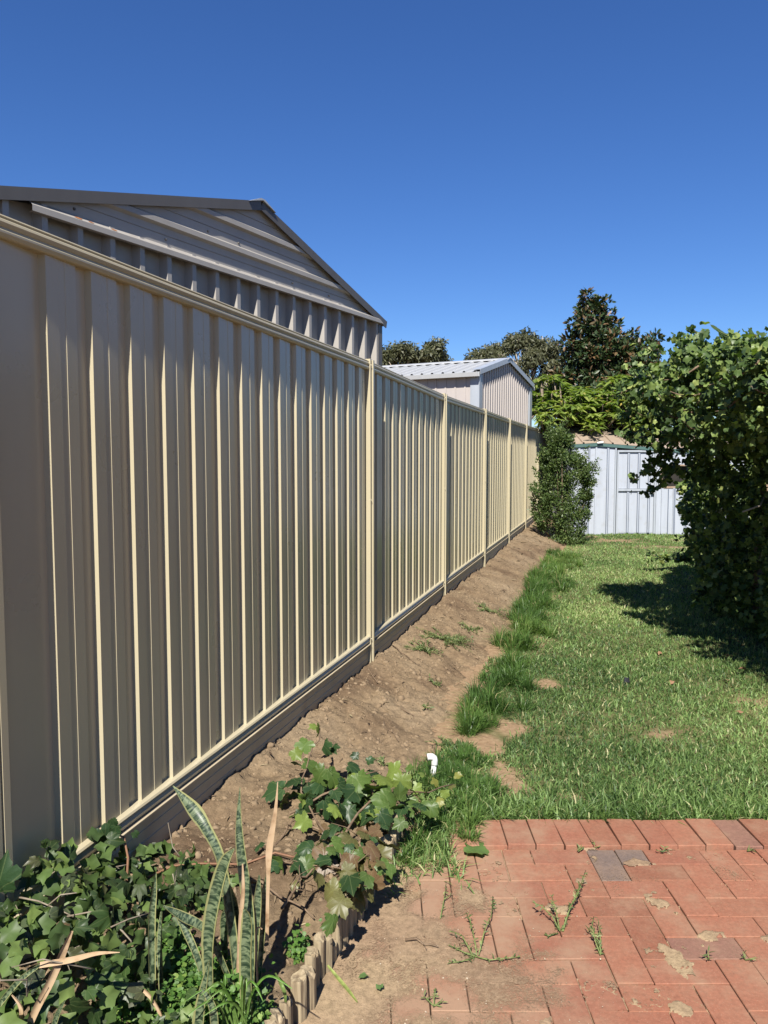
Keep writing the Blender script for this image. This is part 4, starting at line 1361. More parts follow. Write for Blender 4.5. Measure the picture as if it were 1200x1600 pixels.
def build_frangipani():
    rg = np.random.default_rng(8)
    base = np.array([4.7, 17.6, -0.07])
    root = empty('frangipani_tree', tuple(base), 'spreading tree with large light green pointed leaves above the pale blue shed', 'tree')
    tips = []
    for k in range(300):
        x = rg.uniform(836, 1010); t = (x - 836) / 174
        top = 598 + 14 * math.sin(x * 0.05) + (18 * max(0, 1 - t * 9)) + 10 * max(0, t - 0.7)
        bot = 664 - 8 * math.sin(x * 0.08)
        y = top + (bot - top) * rg.uniform(0, 1) ** 0.85
        Yd = 16.2 + (668 - y) / 70 * 1.2 + rg.uniform(-0.3, 1.0)
        tips.append(AY(x, y, Yd))
    for k in range(150):                                  # deeper foliage that closes the crown
        x = rg.uniform(834, 1005); y = rg.uniform(606, 668)
        tips.append(AY(x, y, rg.uniform(17.6, 18.4)))
    tips = np.array(tips)
    tv, tf = blade_leaf(0.32, 0.08, 0.22)
    P, AX, NR = [], [], []
    for p in tips:
        n = rg.integers(8, 13)
        a0 = rg.uniform(0, 6.28)
        for k in range(n):
            a = a0 + k * 2.4 + rg.normal(0, .2)
            el = rg.uniform(-0.45, 0.5)
            d = np.array([math.cos(a) * math.cos(el), math.sin(a) * math.cos(el) - 0.15, math.sin(el)])
            P.append(p + rg.normal(0, 0.02, 3)); AX.append(d); NR.append(np.array([-d[0] * .4, -d[1] * .4 - 0.2, 1.0]))
    P = np.array(P); AX = np.array(AX); NR = np.array(NR)
    var = np.clip(rg.normal(0.5, 0.22, len(P)), 0, 0.93)
    var = np.where(rg.random(len(P)) < 0.012, 1.0, var)
    sc = 0.225 * rg.uniform(0.7, 1.25, len(P))
    fr = frames_axis(AX, NR)
    # the leaves that show largest are single parts, the others one mass
    order = np.argsort(P[:, 1] - 0.4 * sc)
    single = order[:260]; rest = order[260:]
    scatter('foliage', tv, tf, P[rest], tuple(q[rest] for q in fr), sc[rest], M['frangipani'], root, var[rest])['kind'] = 'stuff'
    single_leaves(root, [leaf_me(tv, tf, 'frangipani_leaf_mesh')], P, fr, sc, single,
                  lambda i: np.array([0.09 + 0.15 * var[i], 0.15 + 0.13 * var[i], 0.03 + 0.035 * var[i]]) if var[i] < .95 else np.array([0.42, 0.32, 0.08]))
    m = MB()
    fork = base + np.array([-0.1, 0.0, 1.1])
    m.tube([base, base + (0.05, 0, 0.6), fork], [0.14, 0.12, 0.10], 8)
    hubs = [AY(x, 672, 17.2) for x in (850, 880, 910, 940, 970, 995)]
    for h in hubs:
        m.tube([fork, (fork + h) / 2 + np.array([0, 0, 0.1]), h], [0.07, 0.055, 0.04], 7)
    for p in tips:
        h = min(hubs, key=lambda q: np.linalg.norm(q - p))
        m.tube([h, (h + p) / 2 - np.array([0, 0, 0.05]), p], [0.025, 0.02, 0.014], 5)
    m.build('trunk', M['bark'], root, True)


def leaf_me(tv, tf, name):
    me = bpy.data.meshes.new(name)
    me.from_pydata([tuple(v) for v in tv], [], [tuple(int(i) for i in f) for f in tf])
    me.polygons.foreach_set('use_smooth', [True] * len(me.polygons))
    me.materials.append(M['object_leaf'])
    me.update()
    return me


def single_leaves(root, meshes, P, fr, sc, idx, tint):
    w = np.array(wloc(root))
    X, Y, Z = fr
    for c, i in enumerate(idx):
        o = bpy.data.objects.new('leaf', meshes[c % len(meshes)])
        col.objects.link(o)
        o.parent = root
        mt = Matrix(((X[i][0], Y[i][0], Z[i][0]), (X[i][1], Y[i][1], Z[i][1]), (X[i][2], Y[i][2], Z[i][2])))
        q = mt.to_quaternion()
        o.rotation_mode = 'QUATERNION'
        o.rotation_quaternion = q
        o.location = tuple(P[i] - w)
        s = float(sc[i])
        o.scale = (s, s, s)
        t = tint(i)
        o.color = (float(t[0]), float(t[1]), float(t[2]), 1)


build_frangipani()


def build_shrub():
    rg = np.random.default_rng(9)
    base = np.array([3.25, 14.25, 0.0])
    root = empty('leafy_shrub', tuple(base), 'tall dense shrub with tiny leaves between the fence and pale blue shed', 'shrub')
    outline = [(674, 868, 880), (690, 862, 892), (705, 854, 898), (722, 850, 912), (745, 838, 918), (765, 836, 928), (790, 831, 918), (815, 835, 922), (835, 848, 914), (848, 864, 916)]
    C, Rr = [], []
    for k in range(620):
        y = rg.uniform(678, 848)
        x0 = np.interp(y, [o[0] for o in outline], [o[1] for o in outline]); x1 = np.interp(y, [o[0] for o in outline], [o[2] for o in outline])
        x = rg.uniform(x0 + 3, x1 - 3)
        if fbm(x * 0.02, y * 0.02, 3.0, 2, 95) < 0.36: continue
        half = math.sqrt(max(0.02, 1 - ((x - (x0 + x1) / 2) / ((x1 - x0) / 2)) ** 2))
        Yd = 14.15 - 0.42 * half * rg.uniform(-0.8, 1.0)
        p = AY(x, y, Yd)
        if p[2] < 0.03: p[2] = rg.uniform(0.03, 0.15)
        C.append(p); Rr.append(rg.uniform(0.06, 0.12))
    for k in range(46):       # shoots breaking the outline all round
        y = rg.uniform(676, 835)
        x0 = np.interp(y, [o[0] for o in outline], [o[1] for o in outline]); x1 = np.interp(y, [o[0] for o in outline], [o[2] for o in outline])
        side = rg.choice([-1, 1])
        a = AY(x1 - 4 if side > 0 else x0 + 4, y, 14.0 + rg.uniform(-0.2, 0.2)); b = a + np.array([side * rg.uniform(0.02, 0.12), rg.uniform(-0.1, 0.1), rg.uniform(0.08, 0.28)])
        for t in np.linspace(0, 1, 6):
            C.append(a + (b - a) * t); Rr.append(0.026)
    for k in range(16):
        a = AY(rg.uniform(860, 895), rg.uniform(680, 695), 14.0); b = a + np.array([rg.normal(0, 0.08), 0, rg.uniform(0.05, 0.22)])
        for t in np.linspace(0, 1, 6):
            C.append(a + (b - a) * t); Rr.append(0.026)
    # upright sprigs leaning out on the right
    for k in range(14):
        a = AY(rg.uniform(895, 915), rg.uniform(745, 790), 14.0); b = a + np.array([rg.uniform(0.1, 0.3), -0.1, rg.uniform(-0.05, 0.45)])
        for t in np.linspace(0, 1, 9):
            C.append(a + (b - a) * t); Rr.append(0.028)
    P, O = [], []
    for c, r in zip(C, Rr):
        n = int(44 if r > 0.04 else 12)
        d = norm(rg.normal(size=(n, 3)))
        P.append(np.asarray(c) + d * r * rg.uniform(0.4, 1, n)[:, None]); O.append(d)
    P = np.concatenate(P); O = np.concatenate(O)
    tv, tf = quad_leaf(0.4)
    ax = O + rg.normal(0, 0.5, O.shape) + np.array([0, 0, 0.5])
    nr = rg.normal(0, 0.6, O.shape) + np.array([0, -0.3, 0.7])
    scatter('foliage', tv, tf, P, frames_axis(ax, nr), 0.048 * rg.uniform(0.7, 1.4, len(P)), M['shrub'], root, np.clip(rg.normal(0.5, 0.25, len(P)), 0, 1))['kind'] = 'stuff'
    m = MB()
    for k in range(16):
        e = C[rg.integers(0, len(C) - 400)]
        m.tube([base + rg.normal(0, 0.06, 3) * (1, 1, 0), (base + e) / 2 + rg.normal(0, 0.05, 3), e], [0.018, 0.012, 0.004], 5)
    m.build('stem', M['stem'], root, True)


build_shrub()


# ------------------------------------------------------------------ the climber heaped over its frame on the right
def build_climber():
    rg = np.random.default_rng(12)
    base = np.array([3.9, 6.0, 0.0])
    root = empty('climbing_vine', tuple(base), 'huge leafy climber heaped over its frame, casting the big shadow on the lawn', 'vine')

    def edge_x(Y): return np.interp(Y, [2.3, 4.0, 5.0, 5.6, 6.2, 6.8, 7.3, 7.7], [2.22, 2.22, 2.22, 2.16, 2.24, 2.20, 2.24, 2.5])
    def top_z(Y): return np.interp(Y, [2.3, 4.5, 5.5, 6.2, 7.0, 7.7], [2.24, 2.24, 2.31, 2.40, 2.39, 2.22])
    def low_z(Y): return np.interp(Y, [2.3, 5.0, 6.0, 7.0, 7.7], [1.85, 1.80, 1.72, 1.72, 1.8])
    C, Rr = [], []
    sparse = set()
    # canopy: upper skin, lawn side, inside
    for k in range(950):
        Y = rg.uniform(2.3, 7.6); e = edge_x(Y)
        X = e + 0.1 + rg.uniform(0, 1) ** 1.3 * 2.6
        z = top_z(Y) + 0.16 * (fbm(X, Y, 1.9, 2, 81) - 0.5) * 2 - 0.10 * rg.random()
        C.append((X, Y, z)); Rr.append(rg.uniform(0.09, 0.19))
    for k in range(620):
        Y = rg.uniform(2.3, 7.7); e = edge_x(Y)
        z = rg.uniform(low_z(Y), top_z(Y))
        X = e + 0.26 * abs(rg.normal()) + 0.22 * (fbm(Y, z, 2.8, 2, 82) - 0.5) * 2 + 0.12
        if fbm(Y * 1.0, z * 1.3, 2.6, 3, 88) < 0.50: X += rg.uniform(0.35, 0.8)
        C.append((X, Y, z)); Rr.append(rg.uniform(0.07, 0.15)); sparse.add(len(C) - 1)
    for k in range(420):
        Y = rg.uniform(2.3, 7.6); e = edge_x(Y)
        C.append((e + rg.uniform(0.3, 2.5), Y, rg.uniform(low_z(Y) - 0.1, top_z(Y) - 0.1))); Rr.append(rg.uniform(0.14, 0.22))
    # curtain hanging in its shade down to the ground
    for k in range(820):
        z = rg.uniform(0.05, 1.8)
        Y = rg.uniform(3.4, 8.0)
        e = np.interp(z, [0, 0.35, 0.9, 1.3, 1.7], [3.25, 3.15, 3.08, 3.0, 2.95]) + np.interp(Y, [3, 6, 7.5, 8.0], [-0.1, 0.0, 0.0, 0.2])
        X = e + 0.4 * abs(rg.normal()) + 0.25 * (fbm(Y, z, 1.8, 2, 83) - 0.5) * 2
        C.append((X, Y, z)); Rr.append(rg.uniform(0.08, 0.17))
    for k in range(380):
        C.append((rg.uniform(3.4, 5.2), rg.uniform(3.4, 8.2), rg.uniform(0.1, 2.0))); Rr.append(rg.uniform(0.15, 0.25))
    # sunlit shoulder that spreads low beyond the end of the canopy
    for k in range(520):
        Y = rg.uniform(8.5, 10.2); z = rg.uniform(0.03, 1.0) ** 0.8 * 1.5
        e = np.interp(z, [0, 0.4, 0.9, 1.5], [0.435, 0.415, 0.395, 0.41]) * Y
        X = e + rg.uniform(0, 1) ** 1.6 * 1.7 + 0.2 * (fbm(Y, z, 2.5, 2, 86) - 0.5) * 2
        C.append((X, Y, z + 0.15 * (fbm(X, Y, 2.0, 2, 87) - 0.5))); Rr.append(rg.uniform(0.06, 0.13))
    C = np.array(C); Rr = np.array(Rr)
    P, O = [], []
    for ci, (c, r) in enumerate(zip(C, Rr)):
        n = max(6, int(r * (66 if ci in sparse else 108)))
        d = norm(rg.normal(size=(n, 3)))
        P.append(c + d * (r * rg.uniform(0.3, 1, n))[:, None]); O.append(d)
    # hanging and reaching sprays
    sprays = [((1062, 690), (985, 753), 7.3), ((1062, 730), (1010, 768), 7.4), ((1000, 600), (968, 596), 7.3), ((1030, 545), (1005, 540), 7.0), ((1000, 640), (966, 655), 7.3), ((1040, 690), (1008, 735), 7.2), ((1010, 600), (985, 572), 7.2),
              ((1090, 866), (1006, 872), 10.6), ((1090, 872), (1012, 866), 10.6), ((1080, 868), (1030, 874), 10.7), ((1160, 560), (1140, 519), 5.6), ((1080, 540), (1060, 522), 6.2), ((1110, 830), (1062, 838), 9.0), ((1105, 800), (1060, 790), 9.0), ((1030, 670), (990, 700), 7.2), ((1050, 700), (1022, 742), 7.3), ((1015, 650), (975, 640), 7.2), ((1060, 715), (1030, 757), 7.4), ((1100, 530), (1085, 515), 6.0), ((1190, 545), (1180, 522), 5.3)]
    ends = [(AY(*a, Yd + 0.2), AY(*b, Yd)) for a, b, Yd in sprays]
    for k in range(46):                                   # shoots breaking the outline along the top and the lawn side
        Yk = rg.uniform(4.3, 7.6)
        if k % 2:
            q = np.array([edge_x(Yk) + rg.uniform(0.1, 1.6), Yk, top_z(Yk) - 0.02]); d = np.array([rg.normal(0, 0.12), rg.normal(0, 0.12), rg.uniform(0.10, 0.24)])
        else:
            q = np.array([edge_x(Yk) + 0.12, Yk, rg.uniform(low_z(Yk), top_z(Yk))]); d = np.array([-rg.uniform(0.10, 0.28), rg.normal(0, 0.1), rg.normal(-0.05, 0.12)])
        ends.append((q, q + d))
    for (A, Bp) in ends:
        pts = [A + (Bp - A) * t + np.array([0, 0, -0.03 * math.sin(3.14 * t)]) for t in np.linspace(0, 1, 7)]
        MB().tube(pts, np.linspace(0.009, 0.003, 7), 5).build('spray_stem', M['stem'], root, True)
        n = int(10 + 62 * min(np.linalg.norm(Bp - A), 0.5))
        t = rg.uniform(0.05, 1.0, n)
        P.append(A + (Bp - A) * t[:, None] + rg.normal(0, 0.028, (n, 3))); O.append(norm(rg.normal(size=(n, 3)) + np.array([0, -0.2, 0.4])))
    P = np.concatenate(P); O = np.concatenate(O)
    P[:, 2] = np.maximum(P[:, 2], 0.02)
    n = len(P)
    nr = O * 0.8 + rg.normal(0, 0.6, O.shape) + np.array([-0.12, -0.25, 0.6])
    fr = frames(nr, rg)
    hang = norm(rg.normal(0, 0.7, P.shape) + np.array([-0.2, -0.2, -0.6]))
    fr = frames_axis(hang, nr)
    var = np.clip(rg.normal(0.42, 0.26, n) + 0.35 * (fbm(P[:, 1], P[:, 2] * 1.3 + P[:, 0], 2.2, 3, 84) - 0.5), 0, 1)
    sc = 0.066 * rg.uniform(0.65, 1.35, n)
    sc = np.where(P[:, 1] > 8.0, sc * 1.05, sc * np.interp(P[:, 1], [4, 6.5], [0.78, 0.92]))
    tv, tf = lobed(12, 5, 0.16, 0.0, 0.22, 1)
    # the largest looking leaves are parts
    Yc = np.maximum(P[:, 1], 0.5)
    inview = (P[:, 0] / Yc < 0.53) & (P[:, 1] > 4.4)
    e = np.interp(P[:, 1], [2.3, 7.5, 7.8, 9.6], [2.3, 2.4, 3.0, 3.6])
    outer = (P[:, 0] - e)
    score = sc / Yc - 0.02 * np.maximum(outer - 0.25, 0) + rg.uniform(0, 0.004, n)
    score[~inview] = -1
    order = np.argsort(-score)
    single = order[:290]; rest = order[290:]
    half = len(rest) // 2
    scatter('foliage', tv, tf, P[rest], tuple(q[rest] for q in fr), sc[rest], M['vine_leaf'], root, var[rest])['kind'] = 'stuff'
    mes = [leaf_me(*lobed(16, 5, 0.16, 0.03, c, s), 'climber_leaf_mesh') for c, s in ((0.2, 1), (0.35, 2), (0.05, 3))]
    stops = np.array([0, 0.4, 0.7, 1.0]); cols = np.array([(0.022, 0.042, 0.014), (0.075, 0.12, 0.035), (0.17, 0.225, 0.06), (0.30, 0.335, 0.105)])
    single_leaves(root, mes, P, fr, sc, single, lambda i: np.array([np.interp(var[i], stops, cols[:, c]) for c in range(3)]))
    # woody stems
    for k in range(26):
        x, y = rg.uniform(3.5, 4.6), rg.uniform(3.5, 8.0)
        pts = [np.array([x, y, 0.0])]
        for q in range(5):
            pts.append(pts[-1] + np.array([rg.normal(-0.05, 0.14), rg.normal(0, 0.14), 0.47]))
        MB().tube(pts, np.linspace(0.022, 0.009, 6), 6).build('stem', M['stem'], root, True)
    for a, b, c, Yd in (((1135, 780), (1124, 800), (1120, 822), 7.2), ((1195, 775), (1188, 790), (1160, 800), 6.4)):
        MB().tube([AY(*a, Yd), AY(*b, Yd - 0.05), AY(*c, Yd)], [0.006, 0.008, 0.009], 6).build('stem', M['pale_bark'], root, True)
    # timber frame inside that carries it
    for x in (3.75, 4.6):
        for y in (3.2, 5.6, 7.6):
            m = MB(); m.box((x, y, 0), (1, 0, 0), (0, 1, 0), (0, 0, 1), -0.045, 0.045, -0.045, 0.045, -0.05, 2.15); m.build('frame_post', M['timber'], root)
    for x in (3.75, 4.6):
        m = MB(); m.box((x, 2.6, 2.15), (1, 0, 0), (0, 1, 0), (0, 0, 1), -0.03, 0.03, 0, 5.1, 0.0, 0.08); m.build('frame_beam', M['timber'], root)
    # one feathery frond sticking out of the top
    tvb, tfb = blade_leaf(0.45, 0.03, 0.1)
    m = MB()
    A = AY(1162, 545, 5.4); Bp = AY(1122, 517, 5.4)
    m.tube([A, (A + Bp) / 2 + np.array([0, 0, 0.02]), Bp], [0.004, 0.003, 0.002], 5)
    fo = m.build('frond_stalk', M['green_stem'], root)
    PP, AX, NN = [], [], []
    for t in np.linspace(0.1, 1, 8):
        c = A + (Bp - A) * t
        for sgn in (1, -1):
            PP.append(c); AX.append(np.array([0.5 * -sgn, 0.1, 0.6 * sgn - 0.1])); NN.append(np.array([0.2, -0.9, 0.3]))
    PP = np.array(PP)
    scatter('frond', tvb, tfb, PP, frames_axis(np.array(AX), np.array(NN)), np.full(len(PP), 0.07), M['vine_leaf'], root, np.full(len(PP), 0.15))


build_climber()


# ------------------------------------------------------------------ log edging of the garden bed
def build_logs():
    root = empty('log_edging', tuple(fw(s_of_y(2.6), 0.795, 0)), 'row of upright pine logs edging the raised garden bed beside the patio', 'edging')
    s = s_of_y(1.25)
    k = 0
    rg = np.random.default_rng(4)
    while s < s_of_y(3.36):
        r = rg.uniform(0.017, 0.025)
        c = fw(s, 0.792 + rg.normal(0, 0.006), 0)
        h = 0.120 + rg.normal(0, 0.013)
        if k % 7 == 3: h -= 0.03
        if k % 11 == 5: h += 0.015
        nn = 14
        tilt = FN * rg.normal(0.01, 0.018) + FD * rg.normal(0, 0.02)
        jit = 1 + rg.normal(0, 0.05, nn)
        cut = rg.normal(0, 0.18, 2)
        m = MB()
        levels = [(-0.08, 1.0), (0.03, 1.0), (h - 0.006, 0.99), (h, 0.94)]
        for z, f in levels:
            for i in range(nn):
                a = 2 * math.pi * i / nn
                x, y = r * f * jit[i] * math.cos(a), r * f * jit[i] * math.sin(a)
                dz = (cut[0] * x + cut[1] * y) if z > 0.1 else 0
                if z > 0.05 and x > 0.4 * r: dz -= 0.02 * rg.random()
                m.v.append(c + FN * x + FD * y + UP * (z + dz) + tilt * z)
        for L in range(len(levels) - 1):
            for i in range(nn):
                j = (i + 1) % nn
                m.f.append((L * nn + i, L * nn + j, (L + 1) * nn + j, (L + 1) * nn + i))
        m.v.append(c + UP * (h - 0.004) + tilt * h)
        for i in range(nn):
            m.f.append(((len(levels) - 1) * nn + i, (len(levels) - 1) * nn + (i + 1) % nn, len(m.v) - 1))
        m.build('log', M['log'], root)
        s += 2 * r + rg.uniform(0.0, 0.006)
        k += 1


build_logs()


# ------------------------------------------------------------------ clods and litter on the soil
def build_clods():
    rg = np.random.default_rng(6)
    ico = [(0, 0, 1)] + [(0.87 * math.cos(a), 0.87 * math.sin(a), 0.35) for a in np.linspace(0, 6.283, 6)[:-1]] + [(0.87 * math.cos(a + .6), 0.87 * math.sin(a + .6), -0.35) for a in np.linspace(0, 6.283, 6)[:-1]] + [(0, 0, -1)]
    f = []
    for i in range(5):
        j = (i + 1) % 5
        f += [(0, 1 + i, 1 + j), (1 + i, 6 + i, 1 + j), (1 + j, 6 + i, 6 + j), (11, 6 + j, 6 + i)]
    for nm, n, lo, hi, mat, lab in (('soil_clods', 7000, 0.004, 0.024, 'clod', 'small clods of earth strewn over the soil bank'), ('grit', 420, 0.0015, 0.004, 'pebble', 'pale grit scattered over soil and pavers')):
        s = s_of_y(1.4) + (s_of_y(9) - s_of_y(1.4)) * rg.random(n) ** 1.5; q = rg.beta(1.0, 1.6, n) * 0.9
        X = F0[0] + FD[0] * s + FN[0] * q; Y = F0[1] + FD[1] * s + FN[1] * q
        if nm == 'grit':
            kk = n // 2
            X[:kk] = -0.2 + 0.9 * rg.random(kk) ** 1.6; Y[:kk] = rg.uniform(1.95, 2.95, kk)
        Z = soil_height(X, Y)
        sd = (X - F0[0]) * FN[0] + (Y - F0[1]) * FN[1]
        Z = np.where((Y < 3.3) & (sd > 0.86), 0.003, Z)
        ok = ((sd < 0.72) | (sd > 0.9)) & (Z > -0.02)
        P = np.stack([X, Y, Z], 1)[ok]
        r = lo + (hi - lo) * rg.random(len(P)) ** 4.5
        P[:, 2] -= 0.35 * r
        fr = frames(rg.normal(size=P.shape), rg)
        sc = r[:, None] * rg.uniform(0.35, 1.3, (len(P), 3))
        o = scatter(nm, ico, f, P, fr, sc, M[mat], None, rg.random(len(P)))
        tag(o, lab, 'soil', None, 'stuff')


build_clods()


def build_twigs():
    rg = np.random.default_rng(15)
    spec = [((615, 1017), (648, 1037), 'thin dark twig on the soil below the second fence post'), ((626, 1097), (672, 1107), 'forked dark twig lying on the soil beside a sprig of weed'),
            ((597, 1122), (622, 1138), 'short pale twig pointing at the fence across bare soil'), ((655, 1042), (668, 1054), 'tiny brown twig beside the sprawling weed on the soil'),
            ((590, 1065), (570, 1052), 'short curved twig on the soil near the fence foot'), ((500, 1200), (470, 1255), 'pale dead cane standing out of the grape vine'),
            ((640, 1420), (690, 1428), 'small dark stick on the sandy pavers')]
    for a, b, lab in spec:
        A, Bp = G(*a, 0.12), G(*b, 0.12)
        for q in (A, Bp):
            for _ in range(4):
                z = float(soil_height(q[0], q[1])); 
                sd = (q[0] - F0[0]) * FN[0] + (q[1] - F0[1]) * FN[1]
                if sd > 0.86 and q[1] < 3.3: z = 0.0
                break
            q[2] = max(z, 0.0) + 0.008
        r = empty('twig', tuple(A), lab, 'twig', 'twigs on the soil')
        pts = [A + (Bp - A) * t + rg.normal(0, 0.006, 3) * (1, 1, 0.6) for t in np.linspace(0, 1, 6)]
        m = MB(); m.tube(pts, np.linspace(0.0045, 0.002, 6), 5)
        e = pts[3] + norm(np.cross(Bp - A, UP)) * 0.04 + UP * 0.01
        m.tube([pts[2], e], [0.0025, 0.0012], 4)
        m.build('stick', M['stem'], r, True)


build_twigs()


def build_litter():
    rg = np.random.default_rng(17)
    n = 2000
    s = s_of_y(1.6) + (s_of_y(15.5) - s_of_y(1.6)) * rg.random(n) ** 1.2; q = rg.random(n) * 0.95
    X = F0[0] + FD[0] * s + FN[0] * q; Y = F0[1] + FD[1] * s + FN[1] * q
    Z = soil_height(X, Y)
    ok = (Z > -0.01) & ~((Y < 3.45) & (q > 0.74))
    P = np.stack([X, Y, Z + 0.004], 1)[ok]
    ax = rg.normal(size=P.shape) * np.array([1, 1, 0.15])
    nr = rg.normal(0, 0.3, P.shape) + np.array([0, 0, 1.0])
    tv, tf = blade_leaf(0.16, 0.04, 0.05)
    L = (0.012 + 0.05 * rg.random(len(P)) ** 2.5) * np.interp(P[:, 1], [6, 12], [1.0, 2.2])
    o = scatter('soil_litter', tv, tf, P, frames_axis(ax, nr), L, M['litter'], None, rg.random(len(P)))
    tag(o, 'bits of dead leaf, straw and root scattered over the soil bank', 'litter', None, 'stuff')


build_litter()


# ------------------------------------------------------------------ white irrigation riser
def build_pipe():
    base = G(675, 1216, 0.02); base[2] = 0.0
    root = empty('irrigation_pipe', tuple(base), 'short white plastic pipe with elbow standing in the grass', 'pipe')
    top = base + np.array([0.012, 0, 0.118])
    m = MB(); m.tube([base - UP * 0.02, top - UP * 0.012], [0.0125, 0.0125], 16); m.build('riser', M['white_plastic'], root, True)
    el = MB()
    el.tube([top - UP * 0.030, top - UP * 0.026, top - UP * 0.006, top + np.array([-0.003, 0, 0.004]), top + np.array([-0.012, -0.002, 0.011]), top + np.array([-0.026, -0.004, 0.012]), top + np.array([-0.036, -0.006, 0.012])],
            [0.0155, 0.0165, 0.0165, 0.017, 0.017, 0.0165, 0.0165], 16)
    el.build('elbow', M['white_plastic'], root, True)


build_pipe()


# ------------------------------------------------------------------ snake plants
def ribbon(name, pts, widths, mat, parent, face=(0, -1, 0.15), cup=0.25, ncol=5, twist=0.0):
    pts = [np.asarray(p, float) for p in pts]
    # smooth the centre line
    P = np.array(pts); k = len(P)
    t = np.linspace(0, k - 1, (k - 1) * 6 + 1)

    def cr(a):
        out = []
        for q in t:
            i = min(int(q), k - 2); f = q - i
            p0, p1, p2, p3 = a[max(i - 1, 0)], a[i], a[i + 1], a[min(i + 2, k - 1)]
            out.append(0.5 * ((2 * p1) + (-p0 + p2) * f + (2 * p0 - 5 * p1 + 4 * p2 - p3) * f * f + (-p0 + 3 * p1 - 3 * p2 + p3) * f ** 3))
        return np.array(out)
    C = cr(P); Wd = np.maximum(cr(np.array(widths, float)), 0.0008)
    V, UVs = [], []
    n = len(C)
    for i in range(n):
        d = C[min(i + 1, n - 1)] - C[max(i - 1, 0)]; d = d / (np.linalg.norm(d) + 1e-9)
        fa = np.asarray(face, float); fa = fa - d * np.dot(fa, d); fa /= np.linalg.norm(fa)
        si = np.cross(d, fa)
        a = twist * i / n
        fa, si = fa * math.cos(a) + si * math.sin(a), si * math.cos(a) - fa * math.sin(a)
        for c in range(ncol):
            u = c / (ncol - 1) * 2 - 1
            V.append(C[i] + si * u * Wd[i] * 0.5 + fa * (u * u - 0.5) * cup * Wd[i])
            UVs.append(((u + 1) / 2, i / n * len(P) * 0.25))
    F = grid_faces(n, ncol)
    b = len(V)
    # thickness: a back skin a little behind
    V = np.array(V); fb = np.asarray(face, float); fb = fb / np.linalg.norm(fb)
    V2 = V - fb * 0.0025
    VV = np.concatenate([V, V2]); FF = np.concatenate([F, F[:, ::-1] + b])
    return npmesh(name, VV, FF, mat, parent, uv=np.array(UVs + UVs), smooth=True)


def px_ribbon(name, pxs, wpx, Y0, Y1, mat, parent, **kw):
    k = len(pxs)
    Ys = np.linspace(Y0, Y1, k)
    pts = [AY(x, y, Yd) for (x, y), Yd in zip(pxs, Ys)]
    ws = [w / FPX * Yd for w, Yd in zip(wpx, Ys)]
    return ribbon(name, pts, ws, mat, parent, **kw)


